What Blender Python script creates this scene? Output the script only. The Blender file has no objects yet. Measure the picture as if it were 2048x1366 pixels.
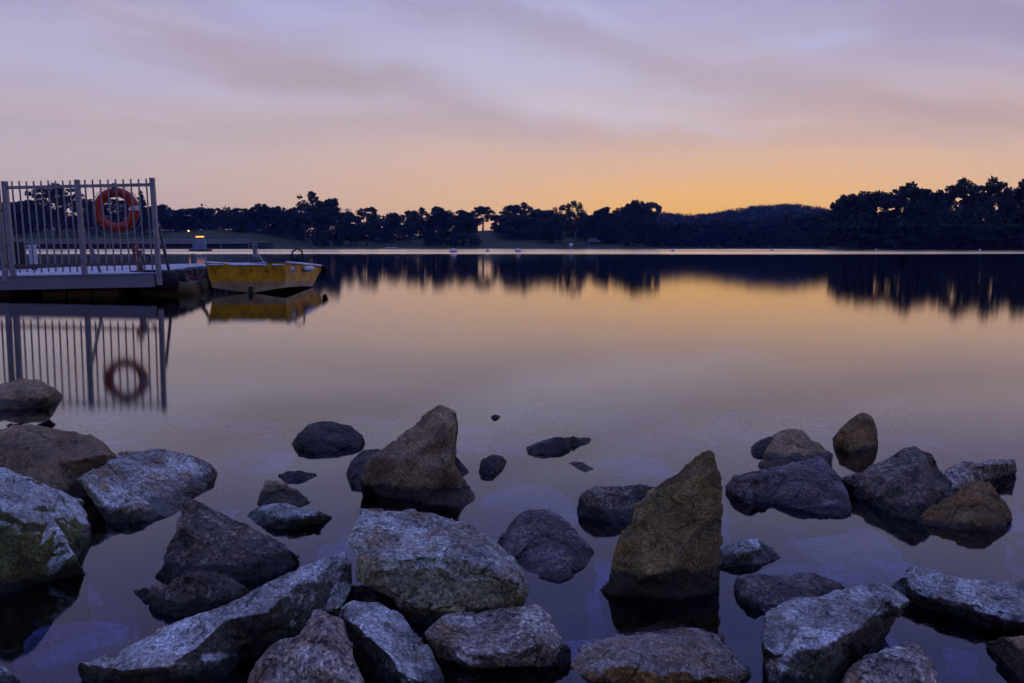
import bpy, bmesh, math, random
import numpy as np
from mathutils import Vector, Matrix
from mathutils.geometry import delaunay_2d_cdt

R = math.radians
S = bpy.context.scene
C = S.collection

# ------------------------------------------------------------------ camera
H = 0.81                       # camera height over the water
F = 1593.0                     # focal length in pixels of a 2048 px wide frame
TILT = math.atan(189.0 / F)
cam_d = bpy.data.cameras.new('camera')
cam_d.lens = 28.0; cam_d.sensor_width = 36.0
cam_d.clip_start = 0.02; cam_d.clip_end = 6000.0
cam = bpy.data.objects.new('camera', cam_d); C.objects.link(cam)
cam.location = (0, 0, H); cam.rotation_euler = (math.pi/2 - TILT, 0, 0)
S.camera = cam

# ------------------------------------------------------------------ sky and light
def lin(r, g, b, a=1.0):
    f = lambda c: (c/255)/12.92 if c/255 <= 0.04045 else ((c/255+0.055)/1.055)**2.4
    return (f(r), f(g), f(b), a)

GLOW_AZ = R(14.6)              # afterglow stands a little right of the view axis
W = bpy.data.worlds.new('World'); S.world = W; W.use_nodes = True
nt = W.node_tree; nt.nodes.clear()
def N(tree, t, **kw):
    n = tree.nodes.new(t)
    for k, v in kw.items():
        setattr(n, k, v)
    return n
def math_n(tree, op, a, b=None, c=None, clamp=False):
    n = N(tree, 'ShaderNodeMath', operation=op, use_clamp=clamp)
    for i, v in enumerate((a, b, c)):
        if v is None: continue
        if isinstance(v, (int, float)): n.inputs[i].default_value = v
        else: tree.links.new(v, n.inputs[i])
    return n.outputs[0]
def maprange(tree, v, a, b, c=0.0, d=1.0, smooth=True):
    n = N(tree, 'ShaderNodeMapRange')
    n.interpolation_type = 'SMOOTHSTEP' if smooth else 'LINEAR'
    n.clamp = True if not smooth else n.clamp
    tree.links.new(v, n.inputs[0])
    for i, x in enumerate((a, b, c, d)): n.inputs[i+1].default_value = x
    return n.outputs[0]
def ramp(tree, fac, stops, interp='LINEAR'):
    n = N(tree, 'ShaderNodeValToRGB'); cr = n.color_ramp; cr.interpolation = interp
    while len(cr.elements) > 1: cr.elements.remove(cr.elements[-1])
    cr.elements[0].position = stops[0][0]; cr.elements[0].color = stops[0][1]
    for p, col in stops[1:]:
        e = cr.elements.new(p); e.color = col
    tree.links.new(fac, n.inputs[0]); return n.outputs[0]
def mixc(tree, fac, a, b, blend='MIX'):
    n = N(tree, 'ShaderNodeMix', data_type='RGBA', blend_type=blend)
    for sock, v in ((n.inputs[0], fac), (n.inputs[6], a), (n.inputs[7], b)):
        if isinstance(v, (int, float)): sock.default_value = v
        elif isinstance(v, tuple): sock.default_value = v
        else: tree.links.new(v, sock)
    return n.outputs[2]

tc = N(nt, 'ShaderNodeTexCoord')
sep = N(nt, 'ShaderNodeSeparateXYZ'); nt.links.new(tc.outputs['Generated'], sep.inputs[0])
zz = math_n(nt, 'MAXIMUM', sep.outputs[2], 0.0)
flat = N(nt, 'ShaderNodeCombineXYZ'); nt.links.new(sep.outputs[0], flat.inputs[0]); nt.links.new(sep.outputs[1], flat.inputs[1])
nrm = N(nt, 'ShaderNodeVectorMath', operation='NORMALIZE'); nt.links.new(flat.outputs[0], nrm.inputs[0])
dot = N(nt, 'ShaderNodeVectorMath', operation='DOT_PRODUCT'); nt.links.new(nrm.outputs[0], dot.inputs[0])
dot.inputs[1].default_value = (math.sin(GLOW_AZ), math.cos(GLOW_AZ), 0)
ang = math_n(nt, 'ARCCOSINE', math_n(nt, 'MINIMUM', dot.outputs['Value'], 0.99999))
upper = [(0.42, lin(132, 138, 228)), (0.6, lin(140, 150, 244)), (1.0, lin(160, 170, 252))]
away = ramp(nt, zz, [(0.0, lin(190, 171, 174)), (0.06, lin(196, 179, 184)), (0.13, lin(196, 184, 196)),
                     (0.20, lin(191, 181, 211)), (0.30, lin(165, 163, 215))] + upper)
glow = ramp(nt, zz, [(0.0, lin(250, 190, 112)), (0.045, lin(248, 194, 126)), (0.085, lin(240, 191, 148)),
                     (0.13, lin(222, 188, 172)), (0.20, lin(202, 187, 205)), (0.30, lin(171, 173, 221))] + upper)
core = lin(255, 190, 84)
f_broad = maprange(nt, ang, R(52), R(0))
sky = mixc(nt, f_broad, away, glow)
f_core = math_n(nt, 'MULTIPLY', maprange(nt, ang, R(17), R(0)), maprange(nt, zz, 0.10, 0.02))
sky = mixc(nt, math_n(nt, 'MULTIPLY', f_core, 0.75), sky, core)
# soft long cloud streaks on a flat layer overhead
lay = math_n(nt, 'ADD', zz, 0.12)
px_ = math_n(nt, 'DIVIDE', sep.outputs[0], lay); py_ = math_n(nt, 'DIVIDE', sep.outputs[1], lay)
cv = N(nt, 'ShaderNodeCombineXYZ'); nt.links.new(px_, cv.inputs[0]); nt.links.new(py_, cv.inputs[1])
mp = N(nt, 'ShaderNodeMapping'); nt.links.new(cv.outputs[0], mp.inputs[0])
mp.inputs['Rotation'].default_value = (0, 0, R(-28)); mp.inputs['Scale'].default_value = (0.42, 1.15, 1)
mp.inputs['Location'].default_value = (3.1, 1.7, 0)
cn = N(nt, 'ShaderNodeTexNoise'); nt.links.new(mp.outputs[0], cn.inputs['Vector'])
cn.inputs['Scale'].default_value = 1.0; cn.inputs['Detail'].default_value = 3.0; cn.inputs['Roughness'].default_value = 0.42
cn.inputs['Distortion'].default_value = 0.6
cmask = math_n(nt, 'MULTIPLY', maprange(nt, cn.outputs[0], 0.44, 0.64), maprange(nt, zz, 0.06, 0.17))
cmask = math_n(nt, 'MULTIPLY', cmask, maprange(nt, zz, 0.75, 0.35))
sky = mixc(nt, math_n(nt, 'MULTIPLY', cmask, 0.28), sky, lin(174, 156, 168))
lmask = math_n(nt, 'MULTIPLY', maprange(nt, cn.outputs[0], 0.42, 0.26), maprange(nt, zz, 0.08, 0.2))
lmask = math_n(nt, 'MULTIPLY', lmask, maprange(nt, zz, 0.75, 0.35))
sky = mixc(nt, math_n(nt, 'MULTIPLY', lmask, 0.22), sky, lin(198, 194, 222))
# high overhead the clear dusk blue is stronger
sky = mixc(nt, maprange(nt, zz, 0.38, 0.85), sky, mixc(nt, 1.0, sky, (1.0, 1.42, 1.62, 1), 'MULTIPLY'))
# the larger cloud bars ahead, as soft ellipses in direction space
fy = math_n(nt, 'MAXIMUM', sep.outputs[1], 0.05)
wn = N(nt, 'ShaderNodeTexNoise'); nt.links.new(tc.outputs['Generated'], wn.inputs['Vector']); wn.inputs['Scale'].default_value = 5.0; wn.inputs['Detail'].default_value = 4.0
wsep = N(nt, 'ShaderNodeSeparateColor'); nt.links.new(wn.outputs['Color'], wsep.inputs[0])
U = math_n(nt, 'ADD', math_n(nt, 'DIVIDE', sep.outputs[0], fy), math_n(nt, 'MULTIPLY', math_n(nt, 'SUBTRACT', wsep.outputs[0], 0.5), 0.34))
Vv = math_n(nt, 'ADD', math_n(nt, 'DIVIDE', sep.outputs[2], fy), math_n(nt, 'MULTIPLY', math_n(nt, 'SUBTRACT', wsep.outputs[1], 0.5), 0.075))
front = maprange(nt, sep.outputs[1], 0.1, 0.4)
CT0, ST0 = math.cos(TILT), math.sin(TILT)
def bar(px, py, hw, hh, rot, col, amt):
    global sky
    x = (px-1024.0)/F; y = -(py-683.0)/F; yy = CT0+y*ST0; u0, v0 = x/yy, (-ST0+y*CT0)/yy
    c, s_ = math.cos(R(rot)), math.sin(R(rot))
    du = math_n(nt, 'SUBTRACT', U, u0); dv = math_n(nt, 'SUBTRACT', Vv, v0)
    a = math_n(nt, 'DIVIDE', math_n(nt, 'ADD', math_n(nt, 'MULTIPLY', du, c), math_n(nt, 'MULTIPLY', dv, -s_)), hw/F)
    b = math_n(nt, 'DIVIDE', math_n(nt, 'ADD', math_n(nt, 'MULTIPLY', du, s_), math_n(nt, 'MULTIPLY', dv, c)), hh/F)
    r2 = math_n(nt, 'ADD', math_n(nt, 'MULTIPLY', a, a), math_n(nt, 'MULTIPLY', b, b))
    g = math_n(nt, 'POWER', 2.718, math_n(nt, 'MULTIPLY', r2, -1.0))
    sky = mixc(nt, math_n(nt, 'MULTIPLY', math_n(nt, 'MULTIPLY', g, front), amt), sky, lin(*col))
bar(100, 110, 260, 50, 6, (190, 186, 216), 0.7)
bar(1000, 140, 330, 62, 6, (195, 194, 224), 0.75)
bar(480, 105, 450, 46, 14, (178, 162, 174), 0.62)
bar(690, 160, 190, 32, 6, (180, 165, 174), 0.6)
bar(200, 215, 480, 26, 3, (198, 176, 180), 0.5)
bar(1240, 205, 220, 28, 8, (216, 200, 210), 0.6)
bar(1450, 140, 400, 46, 10, (182, 166, 178), 0.5)
bar(1850, 215, 330, 34, 4, (192, 166, 166), 0.55)
bar(1960, 40, 300, 90, 0, (158, 146, 186), 0.6)
bar(950, 30, 240, 26, 12, (172, 163, 190), 0.6)
bar(1610, 72, 95, 16, 2, (190, 194, 230), 0.7)
bar(1560, 236, 90, 14, 3, (218, 196, 196), 0.5)
bar(1842, 190, 60, 14, 8, (204, 188, 202), 0.5)
bar(560, 20, 160, 20, 10, (186, 190, 226), 0.5)
bar(1150, 35, 150, 18, 8, (190, 192, 228), 0.5)
# fine drawn-out streaks
sv_ = N(nt, 'ShaderNodeCombineXYZ'); nt.links.new(math_n(nt, 'ADD', math_n(nt, 'MULTIPLY', U, 2.2), math_n(nt, 'MULTIPLY', Vv, 3.0)), sv_.inputs[0]); nt.links.new(math_n(nt, 'SUBTRACT', math_n(nt, 'MULTIPLY', Vv, 22.0), math_n(nt, 'MULTIPLY', U, -1.8)), sv_.inputs[1])
sn = N(nt, 'ShaderNodeTexNoise'); nt.links.new(sv_.outputs[0], sn.inputs['Vector']); sn.inputs['Scale'].default_value = 1.6; sn.inputs['Detail'].default_value = 4.0; sn.inputs['Roughness'].default_value = 0.5
sf = math_n(nt, 'MULTIPLY', math_n(nt, 'MULTIPLY', front, maprange(nt, zz, 0.07, 0.16)), 0.24)
sky = mixc(nt, math_n(nt, 'MULTIPLY', maprange(nt, sn.outputs[0], 0.5, 0.72), sf), sky, lin(176, 162, 178))
sky = mixc(nt, math_n(nt, 'MULTIPLY', maprange(nt, sn.outputs[0], 0.5, 0.28), sf), sky, lin(208, 206, 230))
# the sky opposite the afterglow is dimmer and bluer
sky = mixc(nt, math_n(nt, 'MULTIPLY', maprange(nt, ang, R(60), R(175)), maprange(nt, zz, 0.9, 0.3, 0.0, 1.0)), sky, mixc(nt, 1.0, sky, (0.58, 0.60, 0.70, 1), 'MULTIPLY'))
bg = N(nt, 'ShaderNodeBackground'); nt.links.new(sky, bg.inputs[0]); bg.inputs[1].default_value = 0.93
ns = N(nt, 'ShaderNodeTexSky', sky_type='NISHITA'); ns.sun_disc = False
ns.sun_elevation = R(-4.0); ns.sun_rotation = GLOW_AZ
bg2 = N(nt, 'ShaderNodeBackground'); nt.links.new(ns.outputs[0], bg2.inputs[0]); bg2.inputs[1].default_value = 0.05
addw = N(nt, 'ShaderNodeAddShader'); nt.links.new(bg.outputs[0], addw.inputs[0]); nt.links.new(bg2.outputs[0], addw.inputs[1])
wo = N(nt, 'ShaderNodeOutputWorld'); nt.links.new(addw.outputs[0], wo.inputs[0])

sun_d = bpy.data.lights.new('sun', 'SUN'); sun_d.energy = 0.3; sun_d.angle = R(0.5); sun_d.color = (1.0, 0.72, 0.42)
sun = bpy.data.objects.new('sun', sun_d); C.objects.link(sun)
sd = Vector((math.sin(GLOW_AZ)*math.cos(R(-4)), math.cos(GLOW_AZ)*math.cos(R(-4)), math.sin(R(-4))))
sun.rotation_euler = sd.to_track_quat('Z', 'Y').to_euler(); sun.location = (60, 200, 40)

S.view_settings.view_transform = 'Standard'; S.view_settings.look = 'None'
S.view_settings.exposure = 0.0; S.view_settings.gamma = 1.0
S.view_settings.use_curve_mapping = False
S.cycles.use_denoising = True
S.cycles.use_adaptive_sampling = True; S.cycles.adaptive_threshold = 0.035; S.cycles.adaptive_min_samples = 12
W.cycles.sampling_method = 'MANUAL'; W.cycles.sample_map_resolution = 256
S.cycles.max_bounces = 5; S.cycles.diffuse_bounces = 2; S.cycles.glossy_bounces = 2
S.cycles.transparent_max_bounces = 12; S.cycles.volume_bounces = 0
S.cycles.caustics_reflective = False; S.cycles.caustics_refractive = False

# ------------------------------------------------------------------ pixel helpers
def tdown(py):                 # tangent of the angle below the horizon, on the centre column
    return math.tan(math.atan((py - 683.0)/F) + TILT)
CT, ST = math.cos(TILT), math.sin(TILT)
def ray(px, py):
    x = (px-1024.0)/F; y = -(py-683.0)/F
    return Vector((x, CT + y*ST, -ST + y*CT))
def at_Y(px, py, Y):
    r = ray(px, py); k = Y/r.y
    return Vector((r.x*k, Y, H + r.z*k))
def at_z(px, py, z=0.0):
    r = ray(px, py); k = (z-H)/r.z
    return Vector((r.x*k, r.y*k, z))
def Xof(px, Y, z=0.0):         # x of a column at distance Y and height z
    depth = Y*CT + (H-z)*ST
    return (px-1024.0)/F*depth
def Zof(py, Y):
    return at_Y(1024, py, Y).z

# ------------------------------------------------------------------ numpy noise
def _h(ix, iy, iz, s):
    n = (ix*374761393 + iy*668265263 + iz*1274126177 + s*974711) & 0x7fffffff
    n = ((n ^ (n >> 13))*1274126177) & 0x7fffffff
    return ((n ^ (n >> 16)) & 0xffff)/65535.0*2-1
def vnoise(p, s=0):
    i = np.floor(p).astype(np.int64); f = p-i; u = f*f*(3-2*f)
    x, y, z = i.T; out = 0
    for dx in (0, 1):
        for dy in (0, 1):
            for dz in (0, 1):
                w = (u[:, 0] if dx else 1-u[:, 0])*(u[:, 1] if dy else 1-u[:, 1])*(u[:, 2] if dz else 1-u[:, 2])
                out = out + w*_h(x+dx, y+dy, z+dz, s)
    return out
def fbm(p, s=0, o=4, g=0.5):
    a, t = 1.0, 0
    for k in range(o):
        t = t + a*vnoise(p*(2.03**k), s+k*17); a *= g
    return t
def facets(p, cell, s):        # broken-stone facets: every cell has its own tilted plane
    rs = np.random.RandomState(s)
    lo, hi = p.min(0)-cell, p.max(0)+cell
    n = int(min(160, max(8, np.prod((hi-lo)/cell)*0.9)))
    c = lo + rs.rand(n, 3)*(hi-lo); g = rs.randn(n, 3); off = rs.randn(n)*0.35; tn = rs.rand(n)
    best = np.full(len(p), 1e9); val = np.zeros(len(p)); sec = np.full(len(p), 1e9); val2 = np.zeros(len(p)); tone = np.zeros(len(p)); tone2 = np.zeros(len(p))
    for k in range(n):
        d = ((p-c[k])**2).sum(1)**0.5/cell; v = ((p-c[k])/cell) @ g[k]*0.55 + off[k]
        m = d < best; m2 = (~m) & (d < sec)
        sec = np.where(m, best, np.where(m2, d, sec)); val2 = np.where(m, val, np.where(m2, v, val2)); tone2 = np.where(m, tone, np.where(m2, tn[k], tone2))
        best = np.where(m, d, best); val = np.where(m, v, val); tone = np.where(m, tn[k], tone)
    w = np.clip(0.5 + (sec-best)*8.0, 0.5, 1.0)
    return val*w + val2*(1-w), tone*w + tone2*(1-w)

# ------------------------------------------------------------------ materials
MATS = {}
def mat(name, col, rough=0.7, metal=0.0, var=0.25, vscale=6.0, bump=0.0, bscale=60.0, emit=None, estr=0.0, spec=0.5, col2=None):
    m = bpy.data.materials.new(name); m.use_nodes = True; t = m.node_tree
    b = t.nodes['Principled BSDF']
    b.inputs['Roughness'].default_value = rough; b.inputs['Metallic'].default_value = metal
    b.inputs['Specular IOR Level'].default_value = spec
    o = N(t, 'ShaderNodeTexCoord')
    nz = N(t, 'ShaderNodeTexNoise'); t.links.new(o.outputs['Object'], nz.inputs['Vector'])
    nz.inputs['Scale'].default_value = vscale; nz.inputs['Detail'].default_value = 5; nz.inputs['Roughness'].default_value = 0.65
    c = col+(1,) if len(col) == 3 else col
    dk = (col2+(1,)) if col2 else tuple(x*(1-var*1.6) for x in c[:3])+(1,)
    t.links.new(mixc(t, maprange(t, nz.outputs[0], 0.3, 0.7), dk, c), b.inputs['Base Color'])
    if bump:
        n2 = N(t, 'ShaderNodeTexNoise'); t.links.new(o.outputs['Object'], n2.inputs['Vector'])
        n2.inputs['Scale'].default_value = bscale; n2.inputs['Detail'].default_value = 4
        bp = N(t, 'ShaderNodeBump'); bp.inputs['Strength'].default_value = bump; bp.inputs['Distance'].default_value = 0.01
        t.links.new(n2.outputs[0], bp.inputs['Height']); t.links.new(bp.outputs[0], b.inputs['Normal'])
    if emit:
        b.inputs['Emission Color'].default_value = emit+(1,); b.inputs['Emission Strength'].default_value = estr
    MATS[name] = m; return m

def rock_mat(name, c1, c2, algae_light=0.3, algae_light_col=(0.17, 0.17, 0.10), wet=0.045, speck=1.0, stain=(0.16, 0.085, 0.04), stain_amt=0.3, side_amt=0.55, grain=185):
    m = bpy.data.materials.new(name); m.use_nodes = True; t = m.node_tree; b = t.nodes['Principled BSDF']
    o = N(t, 'ShaderNodeTexCoord'); geo = N(t, 'ShaderNodeNewGeometry')
    def noise(sc, det=5, rough=0.6, dist=0.0):
        n = N(t, 'ShaderNodeTexNoise'); t.links.new(o.outputs['Object'], n.inputs['Vector'])
        n.inputs['Scale'].default_value = sc; n.inputs['Detail'].default_value = det
        n.inputs['Roughness'].default_value = rough; n.inputs['Distortion'].default_value = dist
        return n.outputs[0]
    big = noise(9, 5, 0.65); mid = noise(55, 6, 0.75); fin = noise(175, 4, 0.75); chip = noise(22, 3, 0.6, 0.8); alg = noise(9, 5, 0.7, 0.4); st = noise(12, 4, 0.6, 0.5)
    vo = N(t, 'ShaderNodeTexVoronoi'); t.links.new(o.outputs['Object'], vo.inputs['Vector']); vo.inputs['Scale'].default_value = grain
    sv = N(t, 'ShaderNodeSeparateColor'); t.links.new(vo.outputs['Color'], sv.inputs[0])
    col = mixc(t, maprange(t, big, 0.36, 0.64), c1+(1,), c2+(1,))
    col = mixc(t, math_n(t, 'MULTIPLY', maprange(t, st, 0.48, 0.66), stain_amt), col, stain+(1,))
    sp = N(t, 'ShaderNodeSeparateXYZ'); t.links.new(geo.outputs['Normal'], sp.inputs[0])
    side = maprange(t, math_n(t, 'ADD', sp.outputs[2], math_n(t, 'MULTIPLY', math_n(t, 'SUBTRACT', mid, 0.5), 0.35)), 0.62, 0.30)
    af = math_n(t, 'MULTIPLY', math_n(t, 'ADD', math_n(t, 'MULTIPLY', side, side_amt), math_n(t, 'MULTIPLY', maprange(t, alg, 0.48, 0.66), 0.4)), algae_light, clamp=True)  # side share paints greenish front light and flank shade; noise share is algae
    col = mixc(t, af, col, algae_light_col+(1,))
    wt = N(t, 'ShaderNodeAttribute'); wt.attribute_name = 'weathering'      # fresh and weathered break faces
    col = mixc(t, math_n(t, 'MULTIPLY', maprange(t, wt.outputs['Fac'], 0.62, 0.38), 0.65), col, mixc(t, 1.0, col, (0.44, 0.38, 0.35, 1), 'MULTIPLY'))
    # granite grains
    dark = math_n(t, 'MULTIPLY', maprange(t, mid, 0.50, 0.43), 0.74*speck)
    col = mixc(t, dark, col, mixc(t, 0.75, col, (0.03, 0.025, 0.03, 1)))
    grain = math_n(t, 'MULTIPLY', maprange(t, sv.outputs[0], 0.66, 0.74), 0.82*speck)
    col = mixc(t, grain, col, mixc(t, 0.7, col, (0.02, 0.02, 0.022, 1)))
    pale = math_n(t, 'MULTIPLY', maprange(t, sv.outputs[1], 0.62, 0.80), 0.62*speck)
    col = mixc(t, pale, col, mixc(t, 0.5, col, mixc(t, 1.0, col, (3.6, 3.6, 3.6, 1), 'MULTIPLY')))
    fs = math_n(t, 'MULTIPLY', maprange(t, fin, 0.51, 0.44), 0.62*speck)
    col = mixc(t, fs, col, mixc(t, 0.6, col, (0.02, 0.02, 0.022, 1)))
    # hairline cracks that come and go
    cw = N(t, 'ShaderNodeVectorMath', operation='SCALE'); cnn = N(t, 'ShaderNodeTexNoise'); t.links.new(o.outputs['Object'], cnn.inputs['Vector']); cnn.inputs['Scale'].default_value = 9; cnn.inputs['Detail'].default_value = 4
    t.links.new(cnn.outputs['Color'], cw.inputs[0]); cw.inputs['Scale'].default_value = 0.11
    ca = N(t, 'ShaderNodeVectorMath', operation='ADD'); t.links.new(o.outputs['Object'], ca.inputs[0]); t.links.new(cw.outputs[0], ca.inputs[1])
    cvo = N(t, 'ShaderNodeTexVoronoi', feature='DISTANCE_TO_EDGE'); t.links.new(ca.outputs[0], cvo.inputs['Vector']); cvo.inputs['Scale'].default_value = 7.5
    crack = math_n(t, 'MULTIPLY', maprange(t, cvo.outputs['Distance'], 0.022, 0.004), maprange(t, big, 0.46, 0.56))
    col = mixc(t, math_n(t, 'MULTIPLY', crack, 0.7), col, mixc(t, 1.0, col, (0.25, 0.22, 0.2, 1), 'MULTIPLY'))
    worn = math_n(t, 'MULTIPLY', maprange(t, geo.outputs['Pointiness'], 0.515, 0.60), 0.55)
    col = mixc(t, worn, col, mixc(t, 1.0, col, (1.9, 1.85, 1.8, 1), 'MULTIPLY'))
    # wet foot: soaked stone is darker and shinier
    sz = N(t, 'ShaderNodeSeparateXYZ'); t.links.new(geo.outputs['Position'], sz.inputs[0])
    hgt = math_n(t, 'ADD', sz.outputs[2], math_n(t, 'MULTIPLY', math_n(t, 'SUBTRACT', alg, 0.5), 0.09))
    wf = maprange(t, hgt, wet+0.008, wet-0.004)
    col = mixc(t, math_n(t, 'MULTIPLY', wf, 0.92), col, mixc(t, 0.9, col, (0.006, 0.005, 0.006, 1)))
    t.links.new(col, b.inputs['Base Color'])
    t.links.new(math_n(t, 'SUBTRACT', 0.84, math_n(t, 'MULTIPLY', wf, 0.42)), b.inputs['Roughness'])
    b.inputs['Specular IOR Level'].default_value = 0.22
    hh = math_n(t, 'ADD', math_n(t, 'ADD', math_n(t, 'MULTIPLY', mid, 1.0), math_n(t, 'MULTIPLY', fin, 0.5)), math_n(t, 'ADD', math_n(t, 'MULTIPLY', sv.outputs[2], 0.12), math_n(t, 'SUBTRACT', math_n(t, 'MULTIPLY', chip, 1.6), math_n(t, 'MULTIPLY', crack, 1.2))))
    bp = N(t, 'ShaderNodeBump'); bp.inputs['Strength'].default_value = 0.9; bp.inputs['Distance'].default_value = 0.015
    t.links.new(hh, bp.inputs['Height']); t.links.new(bp.outputs[0], b.inputs['Normal'])
    MATS[name] = m

rock_mat('slab_granite', (0.72, 0.65, 0.58), (0.50, 0.42, 0.36), algae_light=0.9, algae_light_col=(0.085, 0.072, 0.032), wet=0.03, speck=0.72, side_amt=0.95, stain_amt=0.5, stain=(0.36, 0.19, 0.09), grain=200)  # dark side colour paints shade onto the slab flanks
rock_mat('pale_granite', (0.64, 0.57, 0.48), (0.42, 0.33, 0.26), speck=0.82, algae_light=0.8, algae_light_col=(0.37, 0.34, 0.13), wet=0.03, side_amt=0.9, stain_amt=0.8, stain=(0.36, 0.17, 0.06), grain=170)
rock_mat('pink_granite', (0.68, 0.52, 0.42), (0.46, 0.34, 0.26), algae_light=0.65, algae_light_col=(0.38, 0.31, 0.13), wet=0.0, side_amt=0.7, stain_amt=0.8, stain=(0.38, 0.17, 0.06), grain=150)
rock_mat('mossy_granite', (0.74, 0.72, 0.66), (0.56, 0.52, 0.44), speck=0.7, algae_light=0.98, algae_light_col=(0.17, 0.16, 0.04), wet=0.03, side_amt=1.0, stain_amt=0.3, stain=(0.28, 0.13, 0.05), grain=230)  # olive on steep faces is partly painted greenish light, partly moss
rock_mat('brown_stone', (0.46, 0.27, 0.13), (0.25, 0.15, 0.075), algae_light=0.45, algae_light_col=(0.24, 0.16, 0.05), speck=0.65, wet=0.04, stain_amt=0.6, stain=(0.30, 0.12, 0.035), grain=260)
rock_mat('ochre_stone', (0.46, 0.33, 0.26), (0.28, 0.20, 0.155), algae_light=0.98, algae_light_col=(0.36, 0.17, 0.03), speck=0.75, wet=0.0, side_amt=1.0, stain_amt=0.6, stain=(0.30, 0.14, 0.045), grain=190)
rock_mat('dark_stone', (0.11, 0.082, 0.062), (0.055, 0.042, 0.034), algae_light=0.1, speck=0.7, wet=0.03, stain_amt=0.15, grain=150)
rock_mat('purple_stone', (0.26, 0.18, 0.165), (0.13, 0.092, 0.088), algae_light=0.1, speck=0.85, wet=0.012, stain_amt=0.35, stain=(0.21, 0.11, 0.055), grain=140)
rock_mat('olive_stone', (0.34, 0.21, 0.07), (0.19, 0.12, 0.042), algae_light=0.5, algae_light_col=(0.25, 0.19, 0.04), speck=0.65, wet=0.055, stain_amt=0.65, stain=(0.26, 0.11, 0.02), grain=240)
rock_mat('rust_stone', (0.38, 0.20, 0.065), (0.20, 0.11, 0.04), algae_light=0.4, algae_light_col=(0.26, 0.17, 0.04), speck=0.65, wet=0.012, stain_amt=0.7, stain=(0.30, 0.11, 0.02), grain=240)
rock_mat('charcoal_granite', (0.30, 0.205, 0.14), (0.10, 0.074, 0.056), algae_light=0.15, speck=0.95, wet=0.03, stain_amt=0.45, stain=(0.22, 0.11, 0.05), grain=120)
rock_mat('drowned_stone', (0.42, 0.37, 0.41), (0.24, 0.22, 0.26), algae_light=0.1, speck=0.5, wet=-5.0, stain_amt=0.1)

mat('grey_steel', (0.25, 0.23, 0.25), 0.45, 0.3, 0.22, 9, 0.15, 120)
mat('rusty_steel', (0.17, 0.11, 0.085), 0.75, 0.2, 0.3, 14, 0.3, 90)
mat('fascia_metal', (0.165, 0.155, 0.17), 0.5, 0.2, 0.12, 1.5, 0.05, 30)
mat('deck_wood', (0.34, 0.31, 0.36), 0.42, 0, 0.3, 5, 0.3, 60)
mat('float_plastic', (0.12, 0.078, 0.03), 0.7, 0, 0.35, 3, 0.2, 20, spec=0.15)
mat('black_rubber', (0.014, 0.014, 0.017), 0.6, 0, 0.3, 8, 0.3, 40, spec=0.12)
mat('dark_steel', (0.015, 0.015, 0.017), 0.6, 0.0, 0.3, 8, spec=0.15)
mat('buoy_orange', (0.50, 0.030, 0.008), 0.5, 0, 0.2, 7, 0.1, 40)
mat('reflective_white', (0.7, 0.68, 0.66), 0.5, 0, 0.2, 20)
mat('rope_orange', (0.30, 0.03, 0.015), 0.8, 0, 0.2, 30)
mat('rope_grey', (0.32, 0.3, 0.3), 0.85, 0, 0.25, 30)
mat('chain_steel', (0.30, 0.26, 0.27), 0.5, 0.6, 0.35, 30)
mat('boat_yellow', (0.74, 0.36, 0.001), 0.5, 0, 0.30, 4, 0.06, 20, col2=(0.30, 0.13, 0.003), spec=0.25)
mat('boat_primer', (0.40, 0.25, 0.11), 0.6, 0, 0.35, 5, col2=(0.17, 0.09, 0.03))
mat('boat_pale', (0.50, 0.50, 0.58), 0.5, 0, 0.3, 8)
mat('boat_bottom', (0.03, 0.024, 0.02), 0.7, 0, 0.3, 8, spec=0.15)
mat('logo_blue', (0.03, 0.10, 0.45), 0.5); mat('logo_green', (0.05, 0.22, 0.08), 0.5)
mat('rail_paint', (0.26, 0.26, 0.29), 0.6)
mat('white_paint', (0.66, 0.66, 0.70), 0.5, 0, 0.2, 8)
mat('pedestal_grey', (0.42, 0.42, 0.48), 0.5, 0, 0.2, 8)
mat('buoy_pink', (0.72, 0.46, 0.48), 0.5, 0, 0.2, 3)
mat('lamp_amber', (0.8, 0.4, 0.05), 0.5, emit=(1.0, 0.36, 0.025), estr=2.6)
mat('lamp_small', (0.8, 0.4, 0.1), 0.5, emit=(1.0, 0.45, 0.12), estr=5.0)
mat('raft_blue', (0.20, 0.24, 0.34), 0.6); mat('raft_dark', (0.05, 0.05, 0.07), 0.6)
mat('bark', (0.045, 0.035, 0.03), 0.9, 0, 0.3, 2)
mat('pale_bark', (0.16, 0.14, 0.13), 0.9, 0, 0.3, 2)
mat('leaves', (0.036, 0.044, 0.018), 0.75, 0, 0.3, 0.2, spec=0.2)
mat('leaves_dark', (0.022, 0.029, 0.014), 0.75, 0, 0.3, 0.2, spec=0.2)
mat('leaves_hill', (0.024, 0.032, 0.020), 0.8, 0, 0.3, 0.05, spec=0.1)
mat('lawn', (0.060, 0.062, 0.024), 0.95, 0, 0.35, 0.09, spec=0.1, col2=(0.05, 0.038, 0.02))
mat('mud', (0.075, 0.07, 0.115), 0.9, 0, 0.3, 5, 0.3, 12)
mat('roof_tile', (0.035, 0.03, 0.032), 0.8)
mat('concrete', (0.30, 0.28, 0.29), 0.85, 0, 0.25, 1.0)
mat('dark_masonry', (0.055, 0.05, 0.055), 0.9, 0, 0.3, 0.4, spec=0.1)
mat('sand_path', (0.22, 0.19, 0.17), 0.9, 0, 0.2, 0.3)

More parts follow.
